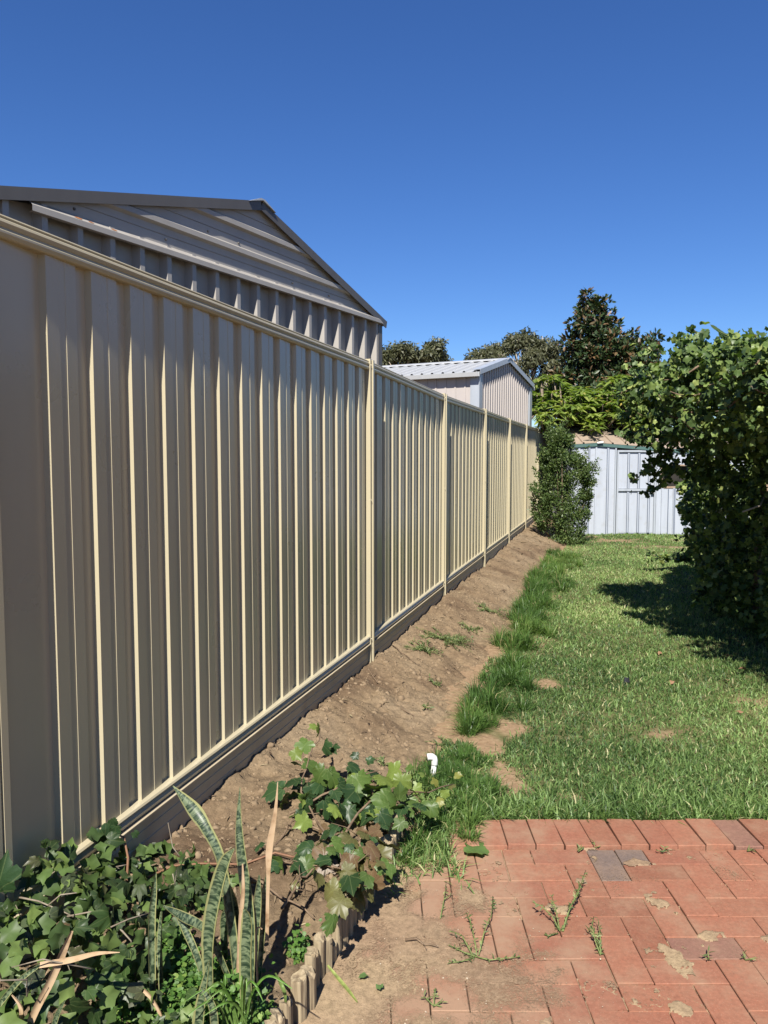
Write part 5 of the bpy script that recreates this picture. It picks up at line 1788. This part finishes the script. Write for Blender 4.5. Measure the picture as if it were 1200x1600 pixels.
def build_snake_plants():
    b = G(380, 1560, 0.13)
    r = empty('snake_plant', tuple(b), 'clump of tall banded snake plant leaves with yellow edges in the bed', 'plant')
    L = lambda p, w, y0, y1, **k: px_ribbon('leaf', p, w, y0, y1, M['snake'], r, **k)
    L([(372, 1545), (362, 1450), (345, 1345), (322, 1295), (302, 1265), (270, 1228)], [11, 15, 15, 18, 22, 1], 2.05, 2.15, face=(0.3, -1, 0.1), twist=0.5)
    L([(330, 1590), (325, 1500), (327, 1450), (338, 1390), (352, 1345), (366, 1326)], [13, 19, 23, 23, 18, 2], 1.98, 2.0, face=(-0.2, -1, 0.3))
    L([(392, 1555), (390, 1450), (384, 1390), (376, 1330), (373, 1280), (375, 1230)], [11, 17, 18, 15, 9, 1], 2.03, 2.12, face=(0.2, -1, 0.2))
    L([(388, 1600), (386, 1570), (384, 1500), (386, 1440), (381, 1420)], [19, 21, 22, 19, 3], 1.92, 1.94, face=(-0.3, -1, 0.3))
    L([(396, 1560), (398, 1470), (402, 1410), (405, 1368)], [10, 14, 13, 3], 2.05, 2.08, face=(0.3, -1, 0.2))
    L([(402, 1560), (408, 1470), (414, 1405), (417, 1365)], [8, 11, 16, 2], 2.08, 2.12, face=(0.4, -1, 0.3))
    L([(372, 1530), (368, 1430), (360, 1395), (350, 1370)], [8, 14, 13, 2], 2.1, 2.16, face=(-0.3, -1, 0.1))
    L([(352, 1500), (350, 1440), (358, 1420), (368, 1432)], [9, 13, 10, 2], 2.12, 2.1)
    L([(366, 1550), (340, 1488), (320, 1452), (285, 1432), (255, 1415)], [8, 10, 13, 15, 2], 2.04, 2.0, face=(0.2, -0.6, 0.8))
    L([(330, 1560), (306, 1490), (288, 1450), (268, 1410)], [9, 11, 11, 2], 2.03, 2.1, face=(0.4, -1, 0.4))
    px_ribbon('dry_leaf', [(372, 1520), (376, 1440), (380, 1390), (379, 1350)], [6, 7, 6, 2], 2.0, 2.02, M['dry'], r)
    px_ribbon('dry_leaf', [(417, 1470), (419, 1375), (421, 1325), (430, 1270), (434, 1222)], [6, 6, 11, 6, 1], 2.08, 2.14, M['dry'], r, cup=0.1)
    px_ribbon('dry_leaf', [(375, 1590), (402, 1590), (400, 1462), (410, 1452)], [3, 3, 3, 1], 1.98, 2.0, M['dry'], r)
    b = G(240, 1600, 0.13)
    r2 = empty('snake_plant', tuple(b), 'single slender yellow edged snake plant leaf among the ivy', 'plant')
    px_ribbon('leaf', [(240, 1620), (238, 1540), (237, 1440), (241, 1395), (244, 1363)], [10, 11, 12, 8, 1], 1.95, 2.0, M['snake'], r2, face=(0.5, -1, 0.2), cup=0.4)
    px_ribbon('leaf', [(255, 1620), (251, 1520), (249, 1470), (252, 1425)], [7, 9, 9, 3], 2.0, 2.05, M['snake'], r2, face=(-0.3, -1, 0.2))
    b = G(322, 1640, 0.13)
    r3 = empty('snake_plant', tuple(b), 'short pale banded snake plant leaves at the foot of the tall clump', 'plant')
    px_ribbon('leaf', [(306, 1660), (310, 1600), (316, 1555), (327, 1500)], [16, 20, 15, 2], 1.84, 1.86, M['snake'], r3, face=(-0.2, -1, 0.3))
    px_ribbon('leaf', [(336, 1650), (334, 1585), (326, 1560), (316, 1545)], [12, 13, 9, 3], 1.82, 1.84, M['snake'], r3, face=(0.2, -1, 0.4))
    b = G(40, 1650, 0.13)
    r4 = empty('snake_plant', tuple(b), 'withered snake plant with bent straw coloured leaves beneath the ivy', 'plant')
    px_ribbon('dry_leaf', [(30, 1640), (55, 1580), (78, 1535), (97, 1490), (112, 1455)], [11, 12, 13, 13, 5], 1.68, 1.72, M['dry'], r4, face=(0.2, -1, 0.4), twist=0.8)
    px_ribbon('dry_leaf', [(62, 1508), (110, 1500), (150, 1490), (187, 1488)], [9, 9, 6, 1], 1.70, 1.68, M['dry'], r4, face=(0, -1, 0.7), cup=0.1)
    px_ribbon('leaf', [(-25, 1600), (0, 1568), (30, 1532), (62, 1508)], [9, 9, 9, 5], 1.68, 1.70, M['snake'], r4, face=(0.3, -1, 0.5))
    px_ribbon('leaf', [(75, 1640), (85, 1600), (92, 1580), (101, 1564)], [8, 9, 8, 2], 1.66, 1.66, M['snake'], r4)
    px_ribbon('dry_leaf', [(20, 1650), (33, 1590), (30, 1570), (18, 1555)], [6, 7, 5, 1], 1.66, 1.67, M['dry'], r4)
    b = G(262, 1640, 0.13)
    r5 = empty('dead_leaf', tuple(b), 'dead drooping straw coloured leaf among the ground cover', 'leaf')
    px_ribbon('dry_leaf', [(262, 1640), (252, 1590), (236, 1560), (224, 1548)], [6, 5, 5, 8], 1.85, 1.88, M['dry'], r5)


build_snake_plants()


# ------------------------------------------------------------------ grape vine over the log edging
GREEN, LIME, OLIVE, DARK, YEL, BRN = (0.064, 0.106, 0.025), (0.128, 0.174, 0.038), (0.102, 0.098, 0.036), (0.025, 0.053, 0.019), (0.178, 0.183, 0.043), (0.128, 0.081, 0.043)
grape_meshes = [leaf_me(*lobed(40, 5, 0.10, 0.055, c, s), 'vine_leaf_mesh') for c, s in ((0.35, 11), (0.7, 12), (0.15, 13), (1.0, 14))]
ivy_meshes = [leaf_me(*lobed(28, 5, 0.14, 0.05, c, s), 'ivy_leaf_mesh') for c, s in ((0.35, 21), (0.8, 22), (0.15, 23), (1.1, 24))]


def place_leaf(root, me, p, nrm, axis, size, tint, rg, jitter=0.15):
    y = np.asarray(axis, float); y = y / np.linalg.norm(y)
    n = np.asarray(nrm, float); n = n - y * np.dot(n, y); n = n / (np.linalg.norm(n) + 1e-9)
    x = np.cross(y, n)
    o = bpy.data.objects.new('leaf', me)
    col.objects.link(o); o.parent = root
    o.rotation_mode = 'QUATERNION'
    o.rotation_quaternion = Matrix(((x[0], y[0], n[0]), (x[1], y[1], n[1]), (x[2], y[2], n[2]))).to_quaternion()
    o.location = tuple(np.asarray(p) - np.array(wloc(root)))
    o.scale = (size * rg.uniform(0.85, 1.1), size, size)
    t = np.array(tint) * rg.uniform(1 - jitter, 1 + jitter)
    o.color = (float(t[0]), float(t[1]), float(t[2]), 1)
    return o


def build_grape_vine():
    rg = np.random.default_rng(31)
    b = G(560, 1330, 0.12)
    root = empty('grape_vine', tuple(b), 'straggling grape vine with green and yellowing leaves over the log edging', 'vine')
    # (photo x, y, height of the leaf, size in metres, tint)
    spec = [(428, 1235, .22, .12, DARK), (455, 1222, .24, .10, DARK), (475, 1165, .30, .095, GREEN), (462, 1178, .28, .07, LIME), (500, 1140, .34, .07, LIME), (490, 1135, .33, .05, LIME), (505, 1165, .30, .08, DARK), (520, 1168, .28, .06, DARK),
            (485, 1195, .26, .09, GREEN), (500, 1210, .26, .10, GREEN), (520, 1215, .25, .10, GREEN), (540, 1228, .24, .09, DARK), (470, 1225, .2, .09, DARK), (490, 1235, .2, .09, DARK), (515, 1262, .2, .11, DARK), (535, 1268, .2, .09, DARK),
            (560, 1222, .25, .11, GREEN), (585, 1232, .25, .13, GREEN), (605, 1245, .24, .12, GREEN), (600, 1215, .26, .10, LIME), (615, 1205, .27, .09, LIME), (628, 1222, .25, .09, LIME), (640, 1215, .22, .07, GREEN), (560, 1255, .2, .09, DARK),
            (650, 1232, .20, .06, LIME), (665, 1240, .18, .05, LIME), (680, 1222, .17, .05, YEL), (695, 1240, .16, .045, LIME), (685, 1250, .15, .045, YEL), (665, 1255, .16, .05, GREEN), (645, 1252, .18, .06, GREEN), (705, 1228, .14, .04, OLIVE), (715, 1212, .12, .045, YEL), (660, 1210, .18, .045, LIME), (640, 1200, .2, .05, GREEN),
            (575, 1275, .2, .10, DARK), (600, 1280, .2, .09, DARK), (620, 1262, .2, .08, GREEN), (605, 1320, .2, .11, OLIVE), (595, 1335, .18, .09, OLIVE), (575, 1310, .19, .08, BRN), (585, 1300, .2, .07, BRN),
            (510, 1312, .2, .08, OLIVE), (530, 1318, .2, .09, GREEN), (545, 1312, .2, .09, OLIVE), (505, 1345, .17, .12, BRN), (530, 1335, .18, .08, DARK), (560, 1338, .18, .09, OLIVE), (570, 1352, .17, .09, OLIVE), (580, 1362, .16, .09, BRN), (545, 1365, .17, .10, OLIVE), (555, 1385, .15, .10, OLIVE),
            (560, 1400, .12, .10, OLIVE), (575, 1395, .13, .08, OLIVE), (540, 1382, .16, .08, LIME), (585, 1380, .14, .07, BRN), (565, 1370, .17, .08, OLIVE), (470, 1345, .18, .09, DARK), (440, 1345, .17, .075, GREEN), (430, 1352, .16, .06, DARK), (480, 1350, .17, .07, GREEN), (405, 1318, .2, .05, DARK), (460, 1380, .15, .04, OLIVE),
            (600, 1260, .22, .10, GREEN), (625, 1240, .22, .08, GREEN), (550, 1240, .22, .10, DARK), (500, 1225, .22, .09, DARK), (520, 1290, .19, .08, DARK), (590, 1265, .2, .08, LIME), (640, 1268, .17, .05, GREEN), (535, 1360, .17, .07, BRN), (550, 1345, .17, .07, BRN)]
    for (x, y, z, s, t) in spec:
        p = G(x, y, z)
        nr = np.array([rg.normal(0, 0.5), -0.55 + rg.normal(0, 0.4), 0.75 + rg.normal(0, 0.25)])
        if t in (OLIVE, BRN): nr[2] -= 0.3
        ax = np.array([rg.normal(0.1, 0.8), rg.normal(-0.3, 0.5), rg.normal(-0.25, 0.35)])
        place_leaf(root, grape_meshes[rg.integers(0, 4)], p - np.asarray(ax) / np.linalg.norm(ax) * s * 0.45, nr, ax, s, t, rg)
    for k in range(95):
        if k < 60:
            t = rg.random(); x, y = 455 + 190 * t + rg.normal(0, 14), 1232 + 6 * math.sin(t * 9) + rg.normal(0, 22)
            tn = (DARK, GREEN, GREEN, LIME, DARK)[rg.integers(0, 5)]
        else:
            x, y = rg.normal(545, 30), rg.normal(1340, 32); tn = (OLIVE, OLIVE, BRN, DARK, GREEN, LIME)[rg.integers(0, 6)]
        z = rg.uniform(0.16, 0.25)
        nr = np.array([rg.normal(0, 0.6), -0.4 + rg.normal(0, 0.5), 0.7])
        ax = np.array([rg.normal(0.1, 0.8), rg.normal(-0.3, 0.5), rg.normal(-0.25, 0.35)])
        place_leaf(root, grape_meshes[rg.integers(0, 4)], G(x, y, z), nr, ax, rg.uniform(0.04, 0.085), tn, rg, 0.25)
    m = MB()
    canes = [[(560, 1400, .12), (540, 1350, .17), (500, 1290, .17), (470, 1240, .2), (485, 1180, .28), (500, 1138, .34)], [(520, 1330, .15), (560, 1270, .2), (600, 1230, .24), (650, 1240, .19), (710, 1225, .13)],
             [(540, 1360, .16), (480, 1345, .16), (430, 1350, .15), (405, 1320, .18)], [(470, 1285, .14), (530, 1300, .16), (580, 1330, .17), (560, 1390, .14)], [(450, 1275, .14), (490, 1250, .2), (540, 1220, .24), (590, 1205, .27)],
             [(440, 1420, .12), (470, 1375, .14), (500, 1350, .15), (530, 1290, .18)], [(395, 1375, .13), (440, 1400, .13), (490, 1435, .12)], [(420, 1330, .13), (450, 1290, .15), (475, 1268, .16)]]
    for c in canes:
        pts = [G(*q) for q in c]
        full = []
        for a, bq in zip(pts[:-1], pts[1:]):
            for t in (0, 0.33, 0.66): full.append(a + (bq - a) * t + rg.normal(0, 0.006, 3))
        full.append(pts[-1])
        m.tube(full, np.linspace(0.0055, 0.0025, len(full)), 6)
    for k in range(26):        # fine tendrils and leaf stalks
        a = G(rg.uniform(450, 600), rg.uniform(1230, 1400), 0.16); e = a + np.array([rg.normal(0, 0.06), rg.normal(0, 0.06), rg.uniform(0, 0.07)])
        m.tube([a, (a + e) / 2 + rg.normal(0, 0.012, 3), e], [0.002, 0.0016, 0.001], 4)
    m.build('cane', M['stem'], root, True)
    # reddish runner along the soil towards the fence
    m = MB()
    run = [(505, 1345), (430, 1338), (380, 1345), (315, 1350), (270, 1360), (228, 1375), (200, 1405)]
    pts = []
    for x, y in run:
        q = G(x, y, 0.16); q[2] = max(float(soil_height(q[0], q[1])), 0.13) + 0.015; pts.append(q)
    m.tube(pts, [0.004] * len(pts), 6)
    m.build('runner', M['red_stem'], root, True)


build_grape_vine()


# ------------------------------------------------------------------ ivy in the near corner by the fence
def build_ivy():
    rg = np.random.default_rng(37)
    root = empty('ivy_plant', tuple(fw(s_of_y(1.9), 0.3, 0.14)), 'dark mound of lobed ivy leaves against the patio end of the fence', 'ivy')

    def mound(s, n):
        Y = s * math.cos(TH)
        k = np.interp(Y, [0.9, 1.5, 2.0, 2.35, 2.6, 2.9], [0.30, 0.36, 0.34, 0.27, 0.12, 0.0])
        return 0.12 + k * np.interp(n, [0.0, 0.15, 0.35, 0.55, 0.72], [1.0, 0.95, 0.68, 0.4, 0.1])
    made = 0
    cells = []
    for k in range(2600):
        s = s_of_y(rg.uniform(1.05, 2.75)); n = rg.uniform(0.03, 0.68)
        top = mound(s, n)
        Y = s * math.cos(TH)
        if top < 0.17: continue
        if n > 0.42 and Y > 2.1: continue
        depth = abs(rg.normal(0, 0.05))
        lump = 0.16 * (fbm(s, n, 6, 2, 91) - 0.5) * 2
        z = top + lump - depth
        p = fw(s, n, max(z, 0.15))
        cells.append((depth, p, s, n))
    # nearest the surface and in view first
    def inview(p):
        f = p[1]
        return abs(p[0] / f) < 0.56 and (CAMH - p[2]) / f < 0.86
    vis = [c for c in cells if inview(c[1])]
    oth = [c for c in cells if not inview(c[1])]
    vis.sort(key=lambda c: c[0])
    single = vis[:215]; rest = vis[215:560] + oth[:350]
    for d, p, s, n in single:
        nr = FN * rg.normal(0.3, 0.6) + np.array([rg.normal(0, .5), rg.normal(-0.35, 0.6), 0.6])
        ax = np.array([rg.normal(0.2, 0.8), rg.normal(-0.4, 0.6), rg.normal(-0.3, 0.4)])
        t = (0.038, 0.07, 0.02) if rg.random() < 0.35 else (0.026, 0.046, 0.016)
        w_ = rg.random()
        if w_ < 0.03: t = GREEN
        elif w_ < 0.08: t = (0.06, 0.065, 0.028)
        elif w_ < 0.11: t = (0.09, 0.06, 0.035)
        elif w_ < 0.35: t = (0.045, 0.06, 0.03)
        place_leaf(root, ivy_meshes[rg.integers(0, 4)], p, nr, ax, 0.022 + 0.046 * rg.random() ** 0.8, t, rg, 0.35)
    P = np.array([c[1] for c in rest])
    tv, tf = lobed(10, 5, 0.18, 0.0, 0.25, 6)
    nr = rg.normal(0, 0.5, P.shape) + np.array([0.2, -0.4, 0.7])
    ax = rg.normal(0, 0.7, P.shape) + np.array([0.1, -0.3, -0.3])
    scatter('foliage', tv, tf, P, frames_axis(ax, nr), rg.uniform(0.04, 0.07, len(P)), M['vine_leaf'], root, rg.uniform(0.1, 0.6, len(P)))['kind'] = 'stuff'
    # big leaf at the picture's left edge and the sprig climbing the bottom rail
    place_leaf(root, grape_meshes[0], AY(-8, 1400, 2.0), (0.5, -0.8, 0.4), (0.3, 0.1, 1), 0.11, DARK, rg)
    place_leaf(root, grape_meshes[1], AY(-5, 1450, 1.95), (0.5, -0.8, 0.4), (0.3, 0.0, -1), 0.09, DARK, rg)
    m = MB()
    sp = [AY(195, 1440, 2.35), AY(200, 1340, 2.42), AY(194, 1308, 2.45), AY(170, 1300, 2.45), AY(150, 1308, 2.42)]
    m.tube(sp, [0.0045, 0.004, 0.0035, 0.003, 0.002], 6)
    m.build('runner', M['red_stem'], root, True)
    for x, y, s_ in ((165, 1282, .06), (172, 1292, .05), (155, 1292, .055), (150, 1302, .04), (182, 1288, .04), (208, 1298, .03), (165, 1312, .035), (212, 1345, .02), (140, 1300, .03), (175, 1278, .04)):
        place_leaf(root, ivy_meshes[rg.integers(0, 4)], AY(x, y, 2.42), (0.3, -0.8, 0.5 + rg.normal(0, .2)), (rg.normal(0, .6), 0, -1), s_, DARK, rg)
    for k in range(13):
        a = fw(s_of_y(rg.uniform(1.5, 2.4)), rg.uniform(0.08, 0.5), 0); a[2] = float(mound(s_of_y(a[1]), 0.25)) * rg.uniform(0.8, 1.15)
        e = a + np.array([rg.normal(0, 0.06), rg.normal(0, 0.06), rg.normal(0.01, 0.03)])
        MB().tube([a, (a + e) / 2 + rg.normal(0, 0.02, 3), e], [0.002, 0.0017, 0.001], 5).build('dead_twig', M['dead_twig'], root, True)
    for px in ([(30, 1402), (60, 1408), (100, 1425), (130, 1440)], [(75, 1415), (95, 1398), (120, 1395)], [(105, 1432), (140, 1425), (170, 1430)], [(185, 1448), (205, 1470), (200, 1500)]):
        MB().tube([AY(x, y, 2.05) for x, y in px], np.linspace(0.003, 0.0015, len(px)), 5).build('dead_twig', M['dead_twig'], root, True)


build_ivy()


# ------------------------------------------------------------------ low ground cover in the bed
def build_ground_cover():
    rg = np.random.default_rng(41)
    P, Rd = [], []
    spots = [(345, 1540, 60, 45, 1300), (300, 1570, 50, 40, 1000), (270, 1500, 30, 35, 450), (420, 1590, 40, 30, 350), (470, 1475, 18, 16, 170), (515, 1440, 12, 10, 70), (200, 1560, 60, 50, 700)]
    for x, y, sx, sy, n in spots:
        for k in range(n):
            p = G(rg.normal(x, sx * 0.5), rg.normal(y, sy * 0.5), 0.13)
            sd = (p[0] - F0[0]) * FN[0] + (p[1] - F0[1]) * FN[1]
            if sd > 0.77 or p[1] < 1.2: continue
            p[2] = float(soil_height(p[0], p[1])) + abs(rg.normal(0, 0.035))
            P.append(p)
    P = np.array(P)
    tv, tf = lobed(8, 3, 0.2, 0, 0.2, 3)
    nr = rg.normal(0, 0.4, P.shape) + np.array([0, -0.3, 0.9])
    o = scatter('ground_cover', tv, tf, P, frames(nr, rg), rg.uniform(0.010, 0.022, len(P)), M['clover'], None, np.clip(rg.normal(0.5, 0.25, len(P)), 0, 1))
    tag(o, 'small clover like ground cover in the bed around the snake plants', 'ground cover', None, 'stuff')
    # a grass tuft in the bed
    b = G(365, 1600, 0.13)
    r = empty('grass_tuft', tuple(b), 'tuft of long arching grass at the foot of the snake plant clump', 'grass')
    for k in range(16):
        x0 = 365 + rg.normal(0, 16); xe = x0 + rg.normal(0, 28); ye = rg.uniform(1520, 1575)
        a = G(x0, 1610, 0.12); e = AY(xe, ye, a[1] + rg.normal(0, 0.05))
        mid = (a + e) / 2 + np.array([0, 0, 0.03])
        o = ribbon('blade', [a, mid, e, e + np.array([(xe - x0) * 0.0012, -0.02, -0.02])], [0.004, 0.006, 0.005, 0.001], M['object_leaf'], r, cup=0.3, ncol=3)
        o.color = (0.10, 0.20, 0.04, 1)


build_ground_cover()


# ------------------------------------------------------------------ weeds, fallen leaves and scraps
def weed(base, stems, label, seed, leaf=0.014, dens=130, group=None, flat=0.0):
    rg = np.random.default_rng(seed)
    r = empty('weed', tuple(base), label, 'weed', group)
    m = MB(); P, AX = [], []
    for st in stems:
        st = [np.asarray(q, float) for q in st]
        m.tube(st, np.linspace(0.0022, 0.0012, len(st)), 5)
        for a, b in zip(st[:-1], st[1:]):
            L = np.linalg.norm(b - a); n = max(3, int(L * dens))
            for k in range(n):
                t = rg.random()
                d = norm(rg.normal(size=3) * np.array([1, 1, 0.6]) + norm(b - a) * 0.9)
                P.append(a + (b - a) * t); AX.append(d)
    m.build('stem', M['green_stem'], r, True)
    P = np.array(P); AX = np.array(AX)
    P[:, 2] = np.maximum(P[:, 2], base[2] + 0.004)
    AX[:, 2] = np.where(P[:, 2] < base[2] + 0.012, np.abs(AX[:, 2]), AX[:, 2])
    tv, tf = blade_leaf(0.24, 0.05, 0.1)
    o = scatter('leaves', tv, tf, P, frames_axis(AX, rg.normal(0, .4, P.shape) + np.array([0, -.2, 1])), leaf * rg.uniform(0.6, 1.5, len(P)), M['weed'], r, np.clip(rg.normal(0.5, .3, len(P)), 0, 1))
    o['kind'] = 'stuff'
    return r


def on_patio(pts, zs):
    return [np.array([*G(x, y, z)[:2], z]) for (x, y), z in zip(pts, zs)]


weed(G(745, 1495), [on_patio([(745, 1495), (742, 1470), (735, 1440), (728, 1425)], [.005, .02, .03, .03]), on_patio([(745, 1495), (765, 1500), (790, 1497), (812, 1495)], [.005, .012, .012, .008]), on_patio([(745, 1495), (725, 1488), (705, 1478)], [.005, .01, .006]),
                    on_patio([(740, 1495), (722, 1462), (705, 1455)], [.004, .03, .03]), on_patio([(748, 1492), (758, 1450), (768, 1430), (770, 1400)], [.005, .03, .03, .02]), on_patio([(742, 1495), (722, 1502), (700, 1505)], [.005, .01, .006])],
     'sprawling weed at the edge of the spilled sand on the pavers', 1, dens=170)
weed(G(875, 1455), [on_patio([(875, 1455), (862, 1430), (845, 1415), (833, 1410)], [.005, .04, .05, .05]), on_patio([(880, 1455), (890, 1420), (903, 1395), (915, 1360)], [.005, .04, .07, .08]), on_patio([(878, 1455), (892, 1415), (908, 1380)], [.005, .05, .08]),
                    on_patio([(875, 1455), (868, 1420), (862, 1400)], [.005, .05, .06]), on_patio([(872, 1458), (858, 1462), (850, 1460)], [.004, .008, .006])],
     'two armed upright weed growing from a joint between the pavers', 2, dens=210)
weed(G(938, 1492), [on_patio([(938, 1492), (930, 1470), (925, 1445), (928, 1432)], [.005, .03, .04, .04]), on_patio([(938, 1492), (938, 1465), (935, 1440)], [.005, .03, .04]), on_patio([(940, 1490), (932, 1462), (918, 1450)], [.005, .03, .03])],
     'bushy single stemmed weed beside the two armed one on the pavers', 3, dens=260)
weed(G(678, 1572), [on_patio([(678, 1572), (668, 1562), (662, 1556)], [.005, .012, .015]), on_patio([(678, 1572), (690, 1566)], [.005, .012]), on_patio([(678, 1572), (678, 1558), (682, 1545)], [.005, .02, .02])],
     'tiny rosette weed alone in the sand on the pavers', 4, dens=260)
weed(G(696, 1410), [on_patio([(688, 1435), (694, 1405), (697, 1380)], [.004, .012, .02]), on_patio([(694, 1405), (705, 1398)], [.012, .01])], 'thin dry weed in a sandy joint near the grass corner', 5, dens=60)
for i, (x, y) in enumerate([(1165, 1500), (1108, 1500), (905, 1330), (1035, 1332), (930, 1325), (1168, 1330)]):
    p = G(x, y, 0.004)
    weed(p, [[p, p + np.array([random.uniform(-.02, .02), 0.012, 0.02])], [p, p + np.array([random.uniform(-.03, .03), -0.008, 0.014])]],
         ['pair of round leaved seedlings in a paver joint well away from the edge course', 'lone seedling beside a sand blotch on the pavers', 'seedling in the joint below the edge course, beside a grey paver',
          'leafy seedling in the gap below the edge course of pavers', 'wispy seedling hanging over the edge course of pavers', 'seedling cluster at the foot of the grey edge course paver'][i], 20 + i, leaf=0.02, dens=140)


def on_soil(x, y, h=0.0):
    p = G(x, y, 0.12)
    for _ in range(6):
        z = max(float(soil_height(p[0], p[1])), float(lawn_height(p[0], p[1])))
        p = G(x, y, z + h)
    return p


def soil_weed(x, y, r, n, label, seed):
    rg = np.random.default_rng(seed)
    b = on_soil(x, y)
    st = []
    for k in range(n):
        a = rg.uniform(0, 6.28); L = r * rg.uniform(0.4, 1)
        q = b + np.array([math.cos(a) * L, math.sin(a) * L, 0]); q[2] = float(soil_height(q[0], q[1])) + 0.012
        mid = (b + q) / 2; mid[2] = float(soil_height(mid[0], mid[1])) + 0.02
        st.append([b, mid, q])
    weed(b, st, label, seed, leaf=0.024, dens=150)


soil_weed(697, 1000, 0.28, 34, 'largest sprawling weed on the soil bank below the second fence post', 51)
soil_weed(668, 1018, 0.2, 18, 'pale sprawling weed beside the largest one on the bank', 52)
soil_weed(678, 1070, 0.06, 6, 'small weed alone on the soil between two twigs', 53)
soil_weed(664, 1105, 0.05, 5, 'weed sprig at the end of the forked twig', 54)
soil_weed(735, 985, 0.14, 12, 'weed on the dark soil where the long grass begins', 55)
soil_weed(765, 955, 0.2, 14, 'flat weed on reddish soil beside the long grass', 56)
soil_weed(600, 1195, 0.07, 5, 'small weed on the bank between grape vine and fence', 57)
soil_weed(700, 1165, 0.12, 9, 'dry weed on the bank between white pipe and fence', 58)


def fallen(x, y, size, mat, label, cat='leaf', group='fallen leaves on the lawn', z=0.03, seed=0, tint=None):
    rg = np.random.default_rng(seed)
    p = G(x, y, z)
    tv, tf = lobed(14, 3, 0.12, 0.03, 0.5, seed)
    me = bpy.data.meshes.new('fallen_leaf_mesh')
    me.from_pydata([tuple(v) for v in tv], [], [tuple(int(i) for i in f) for f in tf]); me.update()
    me.materials.append(M[mat])
    o = link('fallen_leaf', me, None, None, tuple(p))
    o.rotation_euler = (rg.normal(0, 0.35), rg.normal(0, 0.35), rg.uniform(0, 6.28))
    o.scale = (size * 0.8, size, size)
    tag(o, label, cat, group)


for i, (x, y, lab) in enumerate([(958, 933, 'tan fallen leaf inside the shadow of the climber'), (1032, 1017, 'curled brown leaf on open grass near the shadow edge'), (1131, 1021, 'pale brown leaf at the edge of the climber shadow'),
                                 (1167, 1045, 'large tan leaf under the climber, half in its shadow'), (1140, 1062, 'small tan leaf just clear of the climber shadow'), (1051, 1062, 'flat brown leaf next to the black scrap on the lawn'),
                                 (1161, 1114, 'pinkish tan leaf on the lawn nearest the patio'), (886, 963, 'tiny brown leaf beside the long grass fringe')]):
    fallen(x, y, 0.055 if i != 7 else 0.03, 'brown_leaf', lab, seed=60 + i)

# lobed green leaf dropped on the edge of the pavers
def green_leaf():
    rg = np.random.default_rng(77)
    me = leaf_me(*lobed(30, 5, 0.17, 0.03, 0.16, 17), 'dropped_leaf_mesh')
    p = G(722, 1322, 0.02)
    o = link('dropped_leaf', me, None, None, tuple(p))
    o.rotation_euler = (-0.1, -0.12, -1.75)
    o.scale = (0.15, 0.125, 0.08)
    o.color = (0.10, 0.165, 0.045, 1)
    tag(o, 'large lobed green leaf lying on the pavers by the grass corner', 'leaf')
    for i, (x, y, s, lab) in enumerate([(575, 1522, .035, 'small pointed green leaf scrap on the sand by the logs'), (593, 1537, .03, 'small round green leaf scrap on the sand by the logs')]):
        me2 = leaf_me(*lobed(9, 2 + i, 0.2, 0.0, 0.1, 80 + i), 'leaf_scrap_mesh')
        o = link('leaf_scrap', me2, None, None, tuple(G(x, y, 0.016)))
        o.rotation_euler = (0.1, 0.1, 2.2 + i); o.scale = (s, s, s); o.color = (0.10, 0.17, 0.06, 1)
        tag(o, lab, 'leaf')
    # strap of cut leaf lying on the sand beside the logs
    r = ribbon('cut_leaf', [G(512, 1508, 0.03), G(530, 1530, 0.012), G(545, 1548, 0.010), G(558, 1565, 0.010)], [0.006, 0.010, 0.009, 0.003], M['object_leaf'], None, face=(0, -0.2, 1), cup=0.2)
    r.color = (0.22, 0.26, 0.08, 1)
    tag(r, 'narrow green strap leaf lying on the sand beside the logs', 'leaf')
    r = ribbon('cut_leaf', [G(430, 1520, 0.14), G(438, 1535, 0.17), G(445, 1552, 0.15), G(446, 1570, 0.11)], [0.004, 0.009, 0.009, 0.004], M['object_leaf'], None, face=(0.2, -0.7, 0.8), cup=0.2)
    r.color = (0.15, 0.22, 0.06, 1)
    tag(r, 'short green strap leaf draped over the top of a log', 'leaf')


green_leaf()


def black_scrap():
    p = G(979, 1063, 0.03)
    m = MB()
    rg = np.random.default_rng(90)
    ring = [(0.03 * math.cos(a) * rg.uniform(.6, 1.2), 0.022 * math.sin(a) * rg.uniform(.6, 1.2)) for a in np.linspace(0, 6.283, 12)[:-1]]
    m.prism([p + np.array([x, y, -0.012]) for x, y in ring], [p + np.array([x * .7, y * .7, 0.014 + rg.uniform(-.006, .008)]) for x, y in ring])
    o = m.build('plastic_scrap', M['black'], None)
    tag(o, 'small black scrap of plastic lying in the grass', 'scrap')


black_scrap()
